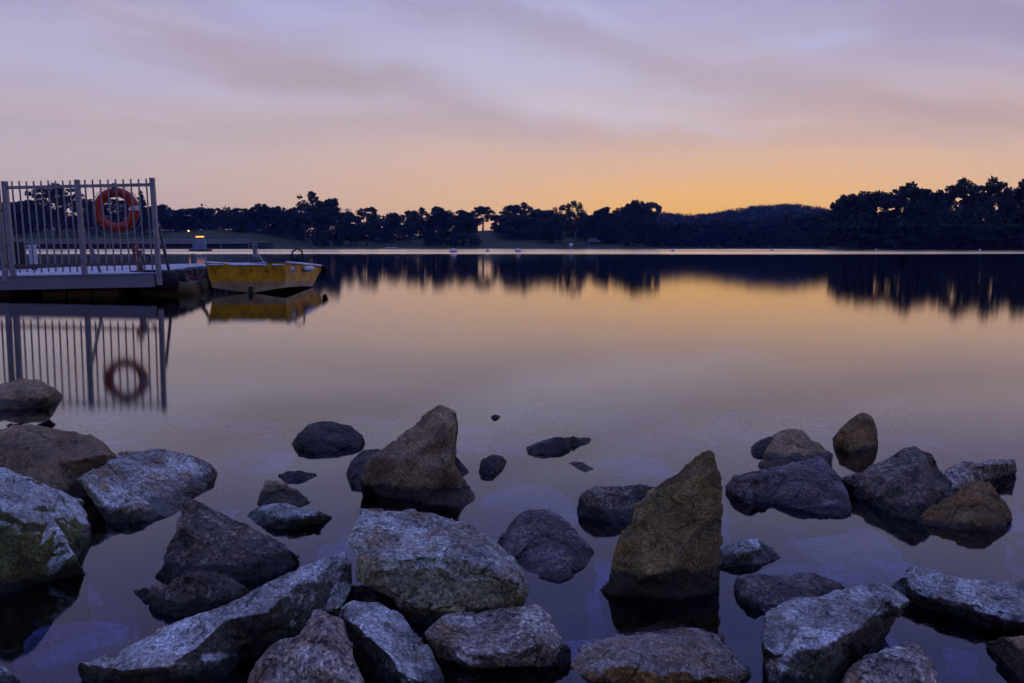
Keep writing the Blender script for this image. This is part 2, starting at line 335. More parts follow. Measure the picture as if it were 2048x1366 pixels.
# water: Fresnel mirror over clear water; ruffled farther out
def water_material():
    m = bpy.data.materials.new('lake_water'); m.use_nodes = True; t = m.node_tree; t.nodes.clear()
    geo = N(t, 'ShaderNodeNewGeometry'); sp = N(t, 'ShaderNodeSeparateXYZ'); t.links.new(geo.outputs['Position'], sp.inputs[0])
    mpx = N(t, 'ShaderNodeMapping'); t.links.new(geo.outputs['Position'], mpx.inputs[0]); mpx.inputs['Scale'].default_value = (0.012, 0.03, 1)
    nz = N(t, 'ShaderNodeTexNoise'); t.links.new(mpx.outputs[0], nz.inputs['Vector']); nz.inputs['Scale'].default_value = 1; nz.inputs['Detail'].default_value = 3
    yy = math_n(t, 'ADD', sp.outputs[1], math_n(t, 'MULTIPLY', math_n(t, 'SUBTRACT', nz.outputs[0], 0.5), 26.0))
    ruf = maprange(t, yy, 84, 100)
    mp2 = N(t, 'ShaderNodeMapping'); t.links.new(geo.outputs['Position'], mp2.inputs[0]); mp2.inputs['Scale'].default_value = (0.006, 0.045, 1)
    n2 = N(t, 'ShaderNodeTexNoise'); t.links.new(mp2.outputs[0], n2.inputs['Vector']); n2.inputs['Scale'].default_value = 1; n2.inputs['Detail'].default_value = 2
    calm = maprange(t, n2.outputs[0], 0.50, 0.66)
    ruf = math_n(t, 'MULTIPLY', ruf, math_n(t, 'SUBTRACT', 1.0, math_n(t, 'MULTIPLY', calm, 0.8)))
    rough = math_n(t, 'ADD', 0.066, math_n(t, 'MULTIPLY', ruf, 0.21))
    gl = N(t, 'ShaderNodeBsdfGlossy'); gl.distribution = 'BECKMANN'; t.links.new(rough, gl.inputs['Roughness'])
    gl.inputs['Color'].default_value = (1, 1, 1, 1)
    tr = N(t, 'ShaderNodeBsdfTransparent')   # clear over the shallows, murky over deep water
    t.links.new(mixc(t, maprange(t, sp.outputs[1], 2.2, 7.0), (0.55, 0.57, 0.90, 1), (0.02, 0.03, 0.05, 1)), tr.inputs['Color'])
    fr = N(t, 'ShaderNodeFresnel'); fr.inputs['IOR'].default_value = 1.5
    mx = N(t, 'ShaderNodeMixShader'); t.links.new(fr.outputs[0], mx.inputs[0]); t.links.new(tr.outputs[0], mx.inputs[1]); t.links.new(gl.outputs[0], mx.inputs[2])
    out = N(t, 'ShaderNodeOutputMaterial'); t.links.new(mx.outputs[0], out.inputs[0])
    MATS['water'] = m
water_material()

# ------------------------------------------------------------------ object helpers
def link(o, parent=None):
    C.objects.link(o)
    if parent: o.parent = parent
    return o
def tag(o, label, cat, group=None):
    o['label'] = label; o['category'] = cat
    if group: o['group'] = group
    return o
def struct(o): o['kind'] = 'structure'; return o
def stuff(o): o['kind'] = 'stuff'; return o
def thing(name, label, cat, loc=(0, 0, 0), rot=(0, 0, 0), group=None):
    o = bpy.data.objects.new(name, None); o.empty_display_size = 0.2
    o.location = loc; o.rotation_euler = rot
    return tag(link(o), label, cat, group)
def mesh_from(verts, faces, name, m, smooth=False):
    me = bpy.data.meshes.new(name); me.from_pydata([tuple(v) for v in verts], [], faces); me.update()
    me.materials.append(MATS[m])
    if smooth: me.polygons.foreach_set('use_smooth', [True]*len(me.polygons))
    return me
def obj(name, me, parent=None, loc=(0, 0, 0)):
    o = bpy.data.objects.new(name, me); o.location = loc
    return link(o, parent)
class MB:
    def __init__(s): s.v = []; s.f = []
    def add(s, vs, fs):
        k = len(s.v); s.v += [Vector(v) for v in vs]; s.f += [[i+k for i in f] for f in fs]; return s
    def box(s, c, d, rot=None, bev=0.0):
        bm = bmesh.new(); bmesh.ops.create_cube(bm, size=1)
        for v in bm.verts: v.co = Vector((v.co.x*d[0], v.co.y*d[1], v.co.z*d[2]))
        if bev: bmesh.ops.bevel(bm, geom=bm.edges[:], offset=bev, segments=2, affect='EDGES', profile=0.5)
        M = rot.to_3x3() if rot is not None else Matrix.Identity(3)
        bm.verts.index_update()
        s.add([M @ v.co + Vector(c) for v in bm.verts], [[v.index for v in f.verts] for f in bm.faces]); bm.free(); return s
    def tube(s, pts, rads, seg=8, caps=True):
        pts = [Vector(p) for p in pts]
        if isinstance(rads, (int, float)): rads = [rads]*len(pts)
        vs, fs = [], []
        up = None
        for i, p in enumerate(pts):
            d = (pts[min(i+1, len(pts)-1)]-pts[max(i-1, 0)]).normalized()
            if up is None: up = Vector((0, 0, 1)) if abs(d.z) < 0.9 else Vector((1, 0, 0))
            a = d.cross(up).normalized(); b = a.cross(d).normalized(); up = b
            for k in range(seg):
                t = 2*math.pi*k/seg; vs.append(p + (a*math.cos(t)+b*math.sin(t))*rads[i])
        for i in range(len(pts)-1):
            for k in range(seg):
                fs.append([i*seg+k, i*seg+(k+1) % seg, (i+1)*seg+(k+1) % seg, (i+1)*seg+k])
        if caps: fs.append(list(range(seg))[::-1]); fs.append([(len(pts)-1)*seg+k for k in range(seg)])
        return s.add(vs, fs)
    def lathe(s, prof, seg=20, c=(0, 0, 0)):
        vs, fs = [], []; c = Vector(c)
        for r, z in prof:
            for k in range(seg):
                t = 2*math.pi*k/seg; vs.append(c+Vector((r*math.cos(t), r*math.sin(t), z)))
        for i in range(len(prof)-1):
            for k in range(seg): fs.append([i*seg+k, i*seg+(k+1) % seg, (i+1)*seg+(k+1) % seg, (i+1)*seg+k])
        fs.append(list(range(seg))[::-1]); fs.append([(len(prof)-1)*seg+k for k in range(seg)])
        return s.add(vs, fs)
    def torus(s, c, R0, r0, M=None, seg=32, sg=12, arc=(0, 2*math.pi)):
        vs, fs = [], []; M = M or Matrix.Identity(3); full = abs(arc[1]-arc[0]-2*math.pi) < 1e-6
        n = seg if full else seg+1
        for i in range(n):
            a = arc[0]+(arc[1]-arc[0])*i/seg
            for k in range(sg):
                t = 2*math.pi*k/sg
                p = Vector(((R0+r0*math.cos(t))*math.cos(a), r0*math.sin(t), (R0+r0*math.cos(t))*math.sin(a)))
                vs.append(M @ p + Vector(c))
        for i in range(seg if full else seg):
            for k in range(sg):
                j = (i+1) % n if full else i+1
                fs.append([i*sg+k, i*sg+(k+1) % sg, j*sg+(k+1) % sg, j*sg+k])
        return s.add(vs, fs)
    def mesh(s, name, m, smooth=False): return mesh_from(s.v, s.f, name, m, smooth)
    def build(s, name, m, parent=None, smooth=False, loc=(0, 0, 0)): return obj(name, s.mesh(name, m, smooth), parent, loc)

# ------------------------------------------------------------------ water, lake bed, land
w = MB().add([(-1800, -3, 0), (1800, -3, 0), (1800, 1900, 0), (-1800, 1900, 0)], [[0, 1, 2, 3]]).build('lake_water', 'water'); struct(w)

def bed_z(x, y):
    if y < 0.5: return 0.06 + (0.5-y)*0.16
    if y < 1.2: return 0.06 - (y-0.5)*0.32
    if y < 5: return -0.164 - (y-1.2)*0.10
    return -0.544 - min(3.0, (y-5)*0.12)
ys = [-14, -6, -3, -1, 0, 0.5, 0.9] + [1.2+0.2*k for k in range(28)] + [7, 9, 12, 20, 40, 120, 600, 1900]
xs = [-1800, -300, -60, -20, -10] + [-7+0.5*k for k in range(29)] + [10, 20, 60, 300, 1800]
V = []; rnd = random.Random(4)
for y in ys:
    for x in xs:
        V.append((x, y, bed_z(x, y) + (rnd.uniform(-0.03, 0.03) if abs(x) < 8 and 1.2 < y < 7 else 0)))
nx = len(xs)
Fc = [[j*nx+i, j*nx+i+1, (j+1)*nx+i+1, (j+1)*nx+i] for j in range(len(ys)-1) for i in range(nx-1)]
struct(obj('lake_bed', mesh_from(V, Fc, 'lake_bed', 'mud', True)))

def lerp_tab(x, tab):
    if x <= tab[0][0]: return tab[0][1]
    for (a, b), (c, d) in zip(tab, tab[1:]):
        if x <= c:
            t = (x-a)/(c-a); return b+(d-b)*t
    return tab[-1][1]
# shore distance and how far the land climbs behind it, against photo column
SHORE = [(-700, 380), (0, 380), (500, 385), (800, 400), (1290, 392), (1335, 420), (1400, 470), (1560, 455), (1640, 380), (1700, 285), (2048, 250), (2700, 215)]
CLIMB = [(-700, 10), (0, 10), (300, 10.2), (520, 10.5), (590, 9), (640, 6), (800, 7.5), (985, 11.5), (1100, 10), (1250, 7), (1340, 3), (1640, 3), (1750, 4), (2700, 4)]
def px_of(X, Y): return 1024 + X/(Y*CT)*F
def land_z(X, Y):
    p = px_of(X, Y); s = Y - lerp_tab(p, SHORE)
    if s < 0: return max(-2.0, s*0.25)
    c = lerp_tab(p, CLIMB)
    e = min(1.0, s/lerp_tab(p, [(500, 62), (640, 100), (2000, 110)])); e = e*e*(3-2*e)
    return 0.55*min(1, s/3.0) + (c-0.5)*e + 0.35*math.sin(X*0.045)*min(1, s/40.0) + 0.25*math.sin(X*0.11+Y*0.06)*min(1, s/40.0)
V, Fc = [], []
pxs = [-700, -500, -300, -150] + list(range(-60, 2120, 20)) + [2200, 2350, 2500, 2700]
fr = [-8, -3, 0, 1.5, 3, 8, 15, 25, 35, 45, 60, 75, 90, 105, 120, 180, 350]
for p in pxs:
    for f in fr:
        Y = lerp_tab(p, SHORE) + f; X = (p-1024)/F*Y*CT; V.append((X, Y, land_z(X, Y)))
n = len(fr)
Fc = [[i*n+j, (i+1)*n+j, (i+1)*n+j+1, i*n+j+1] for i in range(len(pxs)-1) for j in range(n-1)]
struct(obj('grass_bank', mesh_from(V, Fc, 'grass_bank', 'lawn', True)))

# far wooded hill
HILL = [(1180, 470), (1260, 440), (1316, 423), (1366, 431), (1380, 432), (1420, 427), (1460, 421), (1512, 411), (1565, 409), (1605, 409), (1640, 417), (1700, 425), (1800, 440), (1900, 470)]
V, Fc = [], []; hx = list(range(1160, 1921, 10)); hf = [0, 0.25, 0.5, 0.75, 1.0, 1.3]
for p in hx:
    zt = max(2.0, Zof(lerp_tab(p, HILL), 860))
    for f in hf:
        Y = 700 + 160*f; z = zt*math.sin(min(1, f)*math.pi/2)*0.93 if f <= 1 else zt*0.6
        V.append(((p-1024)/F*Y*CT, Y, z - (1.0 if f == 0 else 0)))
n = len(hf)
Fc = [[i*n+j, (i+1)*n+j, (i+1)*n+j+1, i*n+j+1] for i in range(len(hx)-1) for j in range(n-1)]
struct(obj('hill', mesh_from(V, Fc, 'hill', 'leaves_hill', True)))

# ------------------------------------------------------------------ foliage
def leaf_quads(centers, size, rs, jitter=0.35):
    n = len(centers); u = rs.randn(n, 3); u /= np.linalg.norm(u, axis=1)[:, None]
    v = rs.randn(n, 3); v -= (v*u).sum(1)[:, None]*u; v /= np.linalg.norm(v, axis=1)[:, None]
    s = size*(1+jitter*rs.randn(n))[:, None]*0.5; s = np.clip(s, size*0.2, size)
    a = centers + u*s; b = centers + v*s*0.7; c = centers - u*s; d = centers - v*s*0.7
    return np.stack([a, b, c, d], 1).reshape(-1, 3)
def quads_mesh(verts, name, m):
    n = len(verts)//4
    me = bpy.data.meshes.new(name)
    me.vertices.add(len(verts)); me.vertices.foreach_set('co', verts.astype(np.float32).ravel())
    me.loops.add(n*4); me.loops.foreach_set('vertex_index', np.arange(n*4, dtype=np.int32))
    me.polygons.add(n); me.polygons.foreach_set('loop_start', np.arange(n, dtype=np.int32)*4)
    me.update(calc_edges=True); me.materials.append(MATS[m]); return me
def clump_points(c, r, n, rs):
    d = rs.randn(n, 3); d /= np.linalg.norm(d, axis=1)[:, None]
    return c + d*(rs.rand(n, 1)**0.45)*np.array(r)

def tree_proto(kind, seed):
    """unit-height tree (z 0..1): returns trunk mesh, crown mesh, crown width"""
    rs = np.random.RandomState(seed); rd = random.Random(seed)
    mb = MB(); pts = []; clumps = []
    if kind == 'round':       # broad dome, dense to low down
        for k in range(64):
            a = rd.uniform(0, 6.283); h = rd.uniform(0.10, 0.90); env = 0.36*math.sqrt(max(0.05, 1-((h-0.45)/0.56)**2))
            rr = env*math.sqrt(rd.random()); clumps.append(((rr*math.cos(a), rr*math.sin(a), h), rd.uniform(0.07, 0.13), 0.75))
        nl, sz, th, width = 120, 0.043, 0.28, 0.84
    elif kind == 'dense':     # taller, lumpy, several heads
        heads = [(rd.uniform(-0.22, 0.22), rd.uniform(-0.14, 0.14), rd.uniform(0.70, 0.90)) for _ in range(6)] + [(rd.uniform(-0.06, 0.06), 0, 0.93)]
        for hx_, hy_, hz_ in heads:
            for k in range(6):
                clumps.append(((hx_+rd.gauss(0, 0.055), hy_+rd.gauss(0, 0.055), hz_-abs(rd.gauss(0, 0.06))), rd.uniform(0.045, 0.085), 0.75))
        for k in range(52):
            a = rd.uniform(0, 6.283); h = rd.uniform(0.06, 0.78); rr = 0.30*math.sqrt(rd.random())
            clumps.append(((rr*math.cos(a), rr*math.sin(a), h), rd.uniform(0.07, 0.12), 0.85))
        nl, sz, th, width = 115, 0.038, 0.25, 0.74
    elif kind == 'standard':  # rounded head on a clear bole
        for k in range(58):
            a = rd.uniform(0, 6.283); h = rd.uniform(0.34, 0.92); env = 0.37*math.sqrt(max(0.05, 1-((h-0.60)/0.36)**2))
            rr = env*math.sqrt(rd.random()); clumps.append(((rr*math.cos(a), rr*math.sin(a), h), rd.uniform(0.06, 0.105), 0.7))
        nl, sz, th, width = 105, 0.038, 0.28, 0.84
    elif kind == 'umbrella':  # open spreading crown on visible limbs
        for k in range(44):
            a = rd.uniform(0, 6.283); rr = 0.36*math.sqrt(rd.random()); h = 0.95-1.1*rr*rr-rd.uniform(0, 0.24)
            clumps.append(((rr*math.cos(a), rr*math.sin(a), h), rd.uniform(0.055, 0.095), 0.55))
        for k in range(16):
            a = rd.uniform(0, 6.283); rr = 0.30*math.sqrt(rd.random()); h = rd.uniform(0.25, 0.7)
            clumps.append(((rr*math.cos(a), rr*math.sin(a), h), rd.uniform(0.05, 0.09), 0.7))
        nl, sz, th, width = 105, 0.036, 0.45, 0.84
    elif kind == 'tall':      # slender bole with tufts in the upper half
        for k in range(40):
            h = rd.uniform(0.36, 0.96); a = rd.uniform(0, 6.283); rr = 0.21*math.sqrt(rd.random())*(0.6+0.6*math.sin((h-0.3)/0.7*math.pi))
            clumps.append(((rr*math.cos(a), rr*math.sin(a), h), rd.uniform(0.045, 0.085), 0.9))
        nl, sz, th, width = 105, 0.034, 0.55, 0.50
    elif kind == 'conifer':
        for k in range(34):
            h = 0.12+0.86*(k/33); rr = 0.20*(1-h)+0.012
            for q in range(4):
                a = rd.uniform(0, 6.283); clumps.append(((rr*0.7*math.cos(a), rr*0.7*math.sin(a), h), rr*0.6+0.012, 0.4))
        nl, sz, th, width = 60, 0.031, 0.9, 0.40
    elif kind == 'sparse':    # thin leafless-looking twigs with a few leaves
        for k in range(22):
            h = rd.uniform(0.45, 0.97); a = rd.uniform(0, 6.283); rr = 0.22*math.sqrt(rd.random())
            clumps.append(((rr*math.cos(a), rr*math.sin(a), h), rd.uniform(0.05, 0.08), 0.8))
        nl, sz, th, width = 34, 0.022, 0.5, 0.46
    for c, r, fl in clumps:
        n_ = int(nl*(r/0.085)**1.6)
        pts.append(clump_points(np.array(c), (r, r, r*fl), max(8, n_), rs))
    P = np.concatenate(pts)
    P[:, 2] = np.minimum(P[:, 2], 1.0)
    crown = quads_mesh(leaf_quads(P, sz, rs), 'crown', 'leaves_dark' if kind in ('dense', 'round') else 'leaves')
    fork = {'standard': 0.42, 'round': 0.3, 'dense': 0.35, 'umbrella': 0.42, 'tall': 0.55, 'conifer': 0.9, 'sparse': 0.4}[kind]
    lean = rd.uniform(-0.04, 0.04)
    r0 = 0.024 if kind not in ('tall', 'sparse') else 0.015
    tr = [(0, 0, -0.03), (lean*0.3, 0, fork*0.33), (lean*0.7, 0.01, fork*0.66), (lean, 0, fork)]
    mb.tube(tr, [r0*1.25, r0, r0*0.9, r0*0.75], 7)
    top = sorted(clumps, key=lambda c: rd.random())[:12 if kind in ('umbrella', 'tall', 'sparse') else 7]
    for c, r, fl in top:
        e = Vector(c); s_ = Vector((lean, 0, fork*rd.uniform(0.7, 1.0)))
        if e.z < s_.z: s_ = Vector((lean*0.5, 0, e.z*0.7))
        m_ = s_.lerp(e, 0.5) + Vector((rd.gauss(0, 0.015), rd.gauss(0, 0.015), 0.02))
        mb.tube([s_, m_, e], [r0*0.5, r0*0.33, r0*0.12], 5)
    trunk = mb.mesh('trunk', 'pale_bark' if kind in ('tall', 'sparse') else 'bark', True)
    return trunk, crown, width
PROTO = {k: [tree_proto(k, 11*i+j*7+3) for j in range(3 if k in ('round', 'dense', 'umbrella', 'tall', 'standard') else 1)]
         for i, k in enumerate(('round', 'dense', 'umbrella', 'tall', 'conifer', 'sparse', 'standard'))}
trnd = random.Random(77)
def tree(px, top, wpx, dY, kind, label, group, var=None, rot=None):
    Ys = lerp_tab(px, SHORE) + dY; X = (px-1024)/F*Ys*CT; z0 = land_z(X, Ys)
    h = Zof(top, Ys) - z0
    tk, cr, wd = PROTO[kind][(var if var is not None else trnd.randrange(9)) % len(PROTO[kind])]
    sx = (wpx*1.14/F*Ys)/wd
    t = thing({'conifer': 'conifer_tree', 'tall': 'tall_slender_tree', 'umbrella': 'spreading_tree', 'sparse': 'bare_tree'}.get(kind, 'broadleaf_tree'),
              label, 'tree', (X, Ys, z0), (0, 0, rot if rot is not None else trnd.uniform(0, 6.28)), group)
    t.scale = (sx, sx, h)
    obj('trunk', tk, t); obj('crown', cr, t)
    return t
GL, GC, GR, GB = 'trees on the left bank', 'trees on the park promontory', 'trees of the wood on the right shore', 'trees at the head of the bay'
TREES = [
 (22, 401, 95, 45, 'round', 'low rounded tree behind the first bars of the jetty fence', GL),
 (118, 366, 92, 38, 'umbrella', 'tall open-crowned tree seen through the left fence panel', GL),
 (70, 398, 70, 55, 'round', 'rounded tree left of the tall open-crowned tree behind the fence', GL),
 (182, 396, 64, 42, 'dense', 'dense tree behind the fence between its middle post and the lifebuoy', GL),
 (235, 392, 70, 48, 'umbrella', 'tree seen through the hole of the orange lifebuoy', GL),
 (287, 380, 34, 40, 'conifer', 'pointed conifer rising between the lifebuoy and the right fence post', GL),
 (318, 406, 50, 50, 'round', 'rounded tree immediately right of the right-hand fence post', GL),
 (352, 417, 62, 60, 'round', 'low tree above the far amber path lamp', GL),
 (388, 414, 64, 66, 'round', 'flat-topped tree above the floating beacon', GL),
 (432, 414, 46, 62, 'standard', 'small umbrella-shaped tree with sky showing under its crown, left bank', GL),
 (468, 418, 52, 58, 'round', 'low tree just right of the small umbrella-shaped tree on the left bank', GL),
 (490, 413, 50, 50, 'dense', 'dense tree above the end of the white-railed boardwalk', GL),
 (526, 406, 58, 52, 'dense', 'taller lumpy tree above the grassy slope past the boardwalk', GL),
 (562, 411, 52, 50, 'dense', 'rounded tree above the slope, two left of the tall open tree', GL),
 (594, 409, 48, 42, 'dense', 'dense tree standing against the left of the tall open tree', GL),
 (612, 402, 40, 30, 'sparse', 'thin bare tree leaning out left of the tall open tree', GL),
 (630, 380, 62, 22, 'tall', 'tall open-crowned tree, the highest on the left half of the shore', GC),
 (657, 393, 66, 20, 'dense', 'big dense dark tree right against the tall open-crowned tree', GC),
 (681, 412, 46, 26, 'sparse', 'straggly layered tree at the right edge of the big dense tree', GC),
 (702, 421, 52, 30, 'round', 'low dark tree in the dip right of the big dense tree', GC),
 (734, 411, 56, 26, 'standard', 'dome-crowned tree standing alone above the low trees left of centre', GC),
 (762, 436, 46, 46, 'round', 'lowest tree in the gap right of the dome-crowned tree', GC),
 (788, 422, 38, 42, 'standard', 'small umbrella crown above the gap left of the centre clump', GC),
 (822, 419, 46, 40, 'standard', 'umbrella-crowned tree left of the tall centre clump', GC),
 (848, 413, 44, 30, 'tall', 'upright tree forming the left shoulder of the centre clump', GC),
 (876, 408, 62, 26, 'dense', 'highest tree of the centre clump', GC),
 (926, 417, 66, 18, 'dense', 'broad dark tree forming the right side of the centre clump', GC),
 (966, 410, 54, 92, 'standard', 'tree on the skyline of the lawn with its trunk visible', GC),
 (1000, 428, 36, 74, 'round', 'round tree edge beside the gap where the lawn meets the sky', GC),
 (1028, 408, 58, 70, 'standard', 'tree with an open top on the left of the big rounded mass', GC),
 (1052, 403, 46, 70, 'tall', 'peaked tree at the top of the big rounded mass', GC),
 (1084, 418, 62, 66, 'round', 'rounded tree on the right of the big rounded mass', GC),
 (1040, 428, 96, 52, 'round', 'broad low tree in front of the big rounded mass on the lawn', GC),
 (1104, 432, 56, 34, 'round', 'short-trunked dark tree on the lawn left of the slender pair', GC),
 (1126, 407, 36, 14, 'tall', 'left tree of the slender tall pair beside the pavilion', GC),
 (1150, 401, 36, 12, 'tall', 'right and higher tree of the slender tall pair beside the pavilion', GC),
 (1174, 427, 44, 48, 'round', 'low tree behind the pavilion roof', GC),
 (1206, 412, 60, 36, 'dense', 'rounded tree right of the pavilion', GC),
 (1238, 413, 52, 40, 'dense', 'tree between the pavilion trees and the big tree at the point', GC),
 (1270, 398, 58, 22, 'dense', 'left half of the big twin tree at the point', GC),
 (1294, 396, 50, 20, 'umbrella', 'right half of the big twin tree at the point, its crown open', GC),
 (1320, 448, 44, 10, 'round', 'low tree at the tip of the point', GC),
 (1362, 442, 60, 8, 'round', 'first low tree of the bay right of the point', GB),
 (1408, 438, 66, 10, 'round', 'second low tree of the bay, beneath the hill start', GB),
 (1452, 437, 60, 8, 'dense', 'third low tree of the bay under the hill', GB),
 (1492, 436, 62, 10, 'round', 'fourth low tree of the bay under the hill crest', GB),
 (1534, 431, 62, 8, 'dense', 'fifth tree of the bay, left of the highest bay tree', GB),
 (1574, 427, 56, 8, 'dense', 'sixth tree of the bay beneath the hill crest', GB),
 (1610, 423, 60, 10, 'dense', 'highest bay tree, left of where the right wood begins', GB),
 (1648, 416, 64, 10, 'dense', 'first tree of the right wood, low at its left edge', GR),
 (1692, 386, 84, 14, 'dense', 'second tree of the right wood where it rises steeply', GR),
 (1728, 380, 76, 12, 'dense', 'dense tree of the right wood just past its steep rise', GR),
 (1770, 377, 76, 14, 'round', 'rounded tree of the right wood left of the feathery one', GR),
 (1814, 364, 92, 22, 'umbrella', 'feathery spreading tree above the middle of the right wood', GR),
 (1842, 371, 76, 10, 'dense', 'dark dense tree below and right of the feathery spreading tree', GR),
 (1872, 378, 60, 12, 'dense', 'dense tree left of the bright gap in the right wood', GR),
 (1920, 355, 82, 16, 'umbrella', 'layered open tree standing right of the bright gap', GR),
 (1946, 384, 56, 22, 'tall', 'slender tree between the two high open trees on the right', GR),
 (1978, 353, 72, 14, 'umbrella', 'highest open-topped tree of the right wood', GR),
 (2010, 372, 58, 12, 'dense', 'dense tree right of the highest open-topped one', GR),
 (2044, 356, 62, 12, 'dense', 'tall dense tree cut by the right picture edge', GR),
 (1830, 440, 120, 4, 'round', 'low bushy tree at the water under the feathery tree', GR),
 (1925, 445, 120, 4, 'round', 'low bushy tree at the water under the layered open tree', GR),
 (1720, 440, 110, 5, 'round', 'low bushy tree at the water near the left of the right wood', GR),
 (2010, 446, 110, 4, 'round', 'low bushy tree at the water near the right picture edge', GR),
]
trnd.randrange(9); trnd.uniform(0, 6.28)
for a in TREES: tree(*a)

def leaf_mass(name, bands, n, size, m, seed):
    """bands: list of (px, base_py, top_py, Y) knots; fills a deep band of foliage"""
    rs = np.random.RandomState(seed); P = []
    p0, p1 = bands[0][0], bands[-1][0]
    for _ in range(n):
        p = rs.uniform(p0, p1); Y = lerp_tab(p, [(b[0], b[3]) for b in bands]) + rs.uniform(-7, 7)
        top = lerp_tab(p, [(b[0], b[2]) for b in bands]); X = (p-1024)/F*Y*CT
        zb = lerp_tab(p, [(b[0], b[1]) for b in bands]); zb = Zof(zb, Y) if zb > 0 else land_z(X, Y)
        zt = Zof(top, Y); zt = zb + (zt-zb)*(0.80+0.2*math.sin(X*0.31+1.3*math.sin(X*0.113))+0.06*rs.randn())
        P.append((X, Y, zb + (zt-zb)*(rs.rand()**0.8)))
    return stuff(obj(name, quads_mesh(leaf_quads(np.array(P), size, rs), name, m)))
leaf_mass('undergrowth', [(1630, -1, 424, 395), (1700, -1, 400, 303), (1880, -1, 400, 276), (1900, -1, 415, 275), (2048, -1, 395, 264), (2250, -1, 390, 255)], 36000, 0.8, 'leaves_dark', 5)['label'] = 'dark undergrowth filling the wood on the right shore'
leaf_mass('background_wood', [(-300, -1, 412, 455), (300, -1, 416, 455), (560, -1, 416, 455), (690, -1, 424, 455), (760, -1, 434, 455), (930, -1, 424, 475), (955, -1, 440, 478)], 42000, 1.3, 'leaves_dark', 6)['label'] = 'dark wood behind the trees of the left bank'
leaf_mass('background_thicket', [(1000, -1, 436, 480), (1100, -1, 430, 475), (1180, -1, 426, 450), (1290, -1, 422, 440), (1330, -1, 436, 440)], 18000, 1.1, 'leaves_dark', 7)['label'] = 'dark thicket behind the pavilion trees'
leaf_mass('bay_thicket', [(1325, -1, 444, 450), (1400, -1, 444, 492), (1560, -1, 440, 472), (1660, -1, 430, 395)], 14000, 1.1, 'leaves_dark', 8)['label'] = 'dark thicket along the head of the bay'
# crowns covering the far hill: a far-off wood read as one mass
rs = np.random.RandomState(9); P = []
for _ in range(900):
    p = rs.uniform(1200, 1860); f = rs.uniform(0.35, 1.02); Y = 700+160*f
    zt = max(2.0, Zof(lerp_tab(p, HILL), 860)); z = zt*math.sin(min(1, f)*math.pi/2)*0.93
    r = rs.uniform(2.4, 6.2); P.append(clump_points(np.array(((p-1024)/F*Y*CT, Y, z+r*0.25)), (r, r, r*0.6), 52, rs))
stuff(obj('hill_forest', quads_mesh(leaf_quads(np.concatenate(P), 1.25, rs), 'hill_forest', 'leaves_hill')))['label'] = 'forest covering the far hill'

# ------------------------------------------------------------------ far shore things
# boardwalk with white railing
Yb = 352.0; x0, x1 = Xof(-60, Yb), Xof(497, Yb)
bw = thing('boardwalk', 'long boardwalk with white railing along the left bank', 'boardwalk', (x0, Yb, 0))
L = x1-x0; dz = Zof(485.5, Yb); nb = 30; bl = L/nb
MB().box((L/2, 1.2, dz-0.15), (L, 2.6, 0.3)).build('deck', 'concrete', bw)
MB().box((L/2, 2.2, dz/2-0.75), (L, 0.5, dz+0.7)).build('revetment', 'dark_masonry', bw)
pm = MB().box((0, 0, dz/2-0.4), (0.5, 0.5, dz+0.5)).mesh('pile', 'concrete')
rp = MB().box((0, 0, 0.8), (0.22, 0.2, 1.6), bev=0.02).mesh('post', 'rail_paint')
pn = MB().box((0, 0, 0.78), (0.14, 0.08, 1.2)).mesh('baluster', 'rail_paint')
for k in range(nb+1):
    obj('post', rp, bw, (k*bl, 0, dz))
    if k % 3 == 0: obj('pile', pm, bw, (k*bl, 0.6, 0)) 
    for q in (1, 2, 3):
        if k < nb: obj('baluster', pn, bw, ((k+q/4)*bl, 0, dz))
MB().box((L/2, 0, dz+1.47), (L, 0.13, 0.2)).build('rail', 'rail_paint', bw); MB().box((L/2, 0, dz+0.8), (L, 0.09, 0.12)).build('rail', 'rail_paint', bw)
MB().box((L/2, 0, dz+0.2), (L, 0.1, 0.14)).build('rail', 'rail_paint', bw)
rt = thing('retaining_wall', 'grey stone wall at the right end of the boardwalk', 'wall', (x1, Yb, 0))
LW = Xof(534, Yb)-x1
MB().box((LW/2+0.3, 4, dz/2-0.2), (LW, 8, dz+0.4), bev=0.05).build('wall', 'dark_masonry', rt)
MB().box((LW/2+0.3, 0.1, dz+0.55), (LW, 0.08, 0.12)).build('rail', 'rail_paint', rt)
for k in range(5): MB().box((LW*k/4*0.96+0.4, 0.12, dz+0.3), (0.1, 0.1, 0.6)).build('post', 'rail_paint', rt)

def path_lamp(px, py, dY, label, post=True):
    Y = lerp_tab(px, SHORE)+dY; p = at_Y(px, py, Y); z0 = land_z(p.x, Y)
    t = thing('path_lamp', label, 'lamp', (p.x, Y, z0)); h = p.z-z0
    MB().tube([(0, 0, -0.1), (0, 0, h-0.2)], [0.09, 0.06], 8).build('post', 'dark_steel', t)
    MB().lathe([(0.05, h-0.25), (0.34, h-0.2), (0.42, h+0.05), (0.3, h+0.3), (0.06, h+0.38)], 12).build('lantern', 'lamp_small', t, True)
    MB().lathe([(0.5, h+0.38), (0.3, h+0.5), (0.03, h+0.6)], 12).build('cap', 'dark_steel', t)
path_lamp(377, 462, 30, 'lit amber path lamp on the left bank above the boardwalk')
path_lamp(983, 457, 88, 'lit amber lamp on the lawn skyline near the centre')

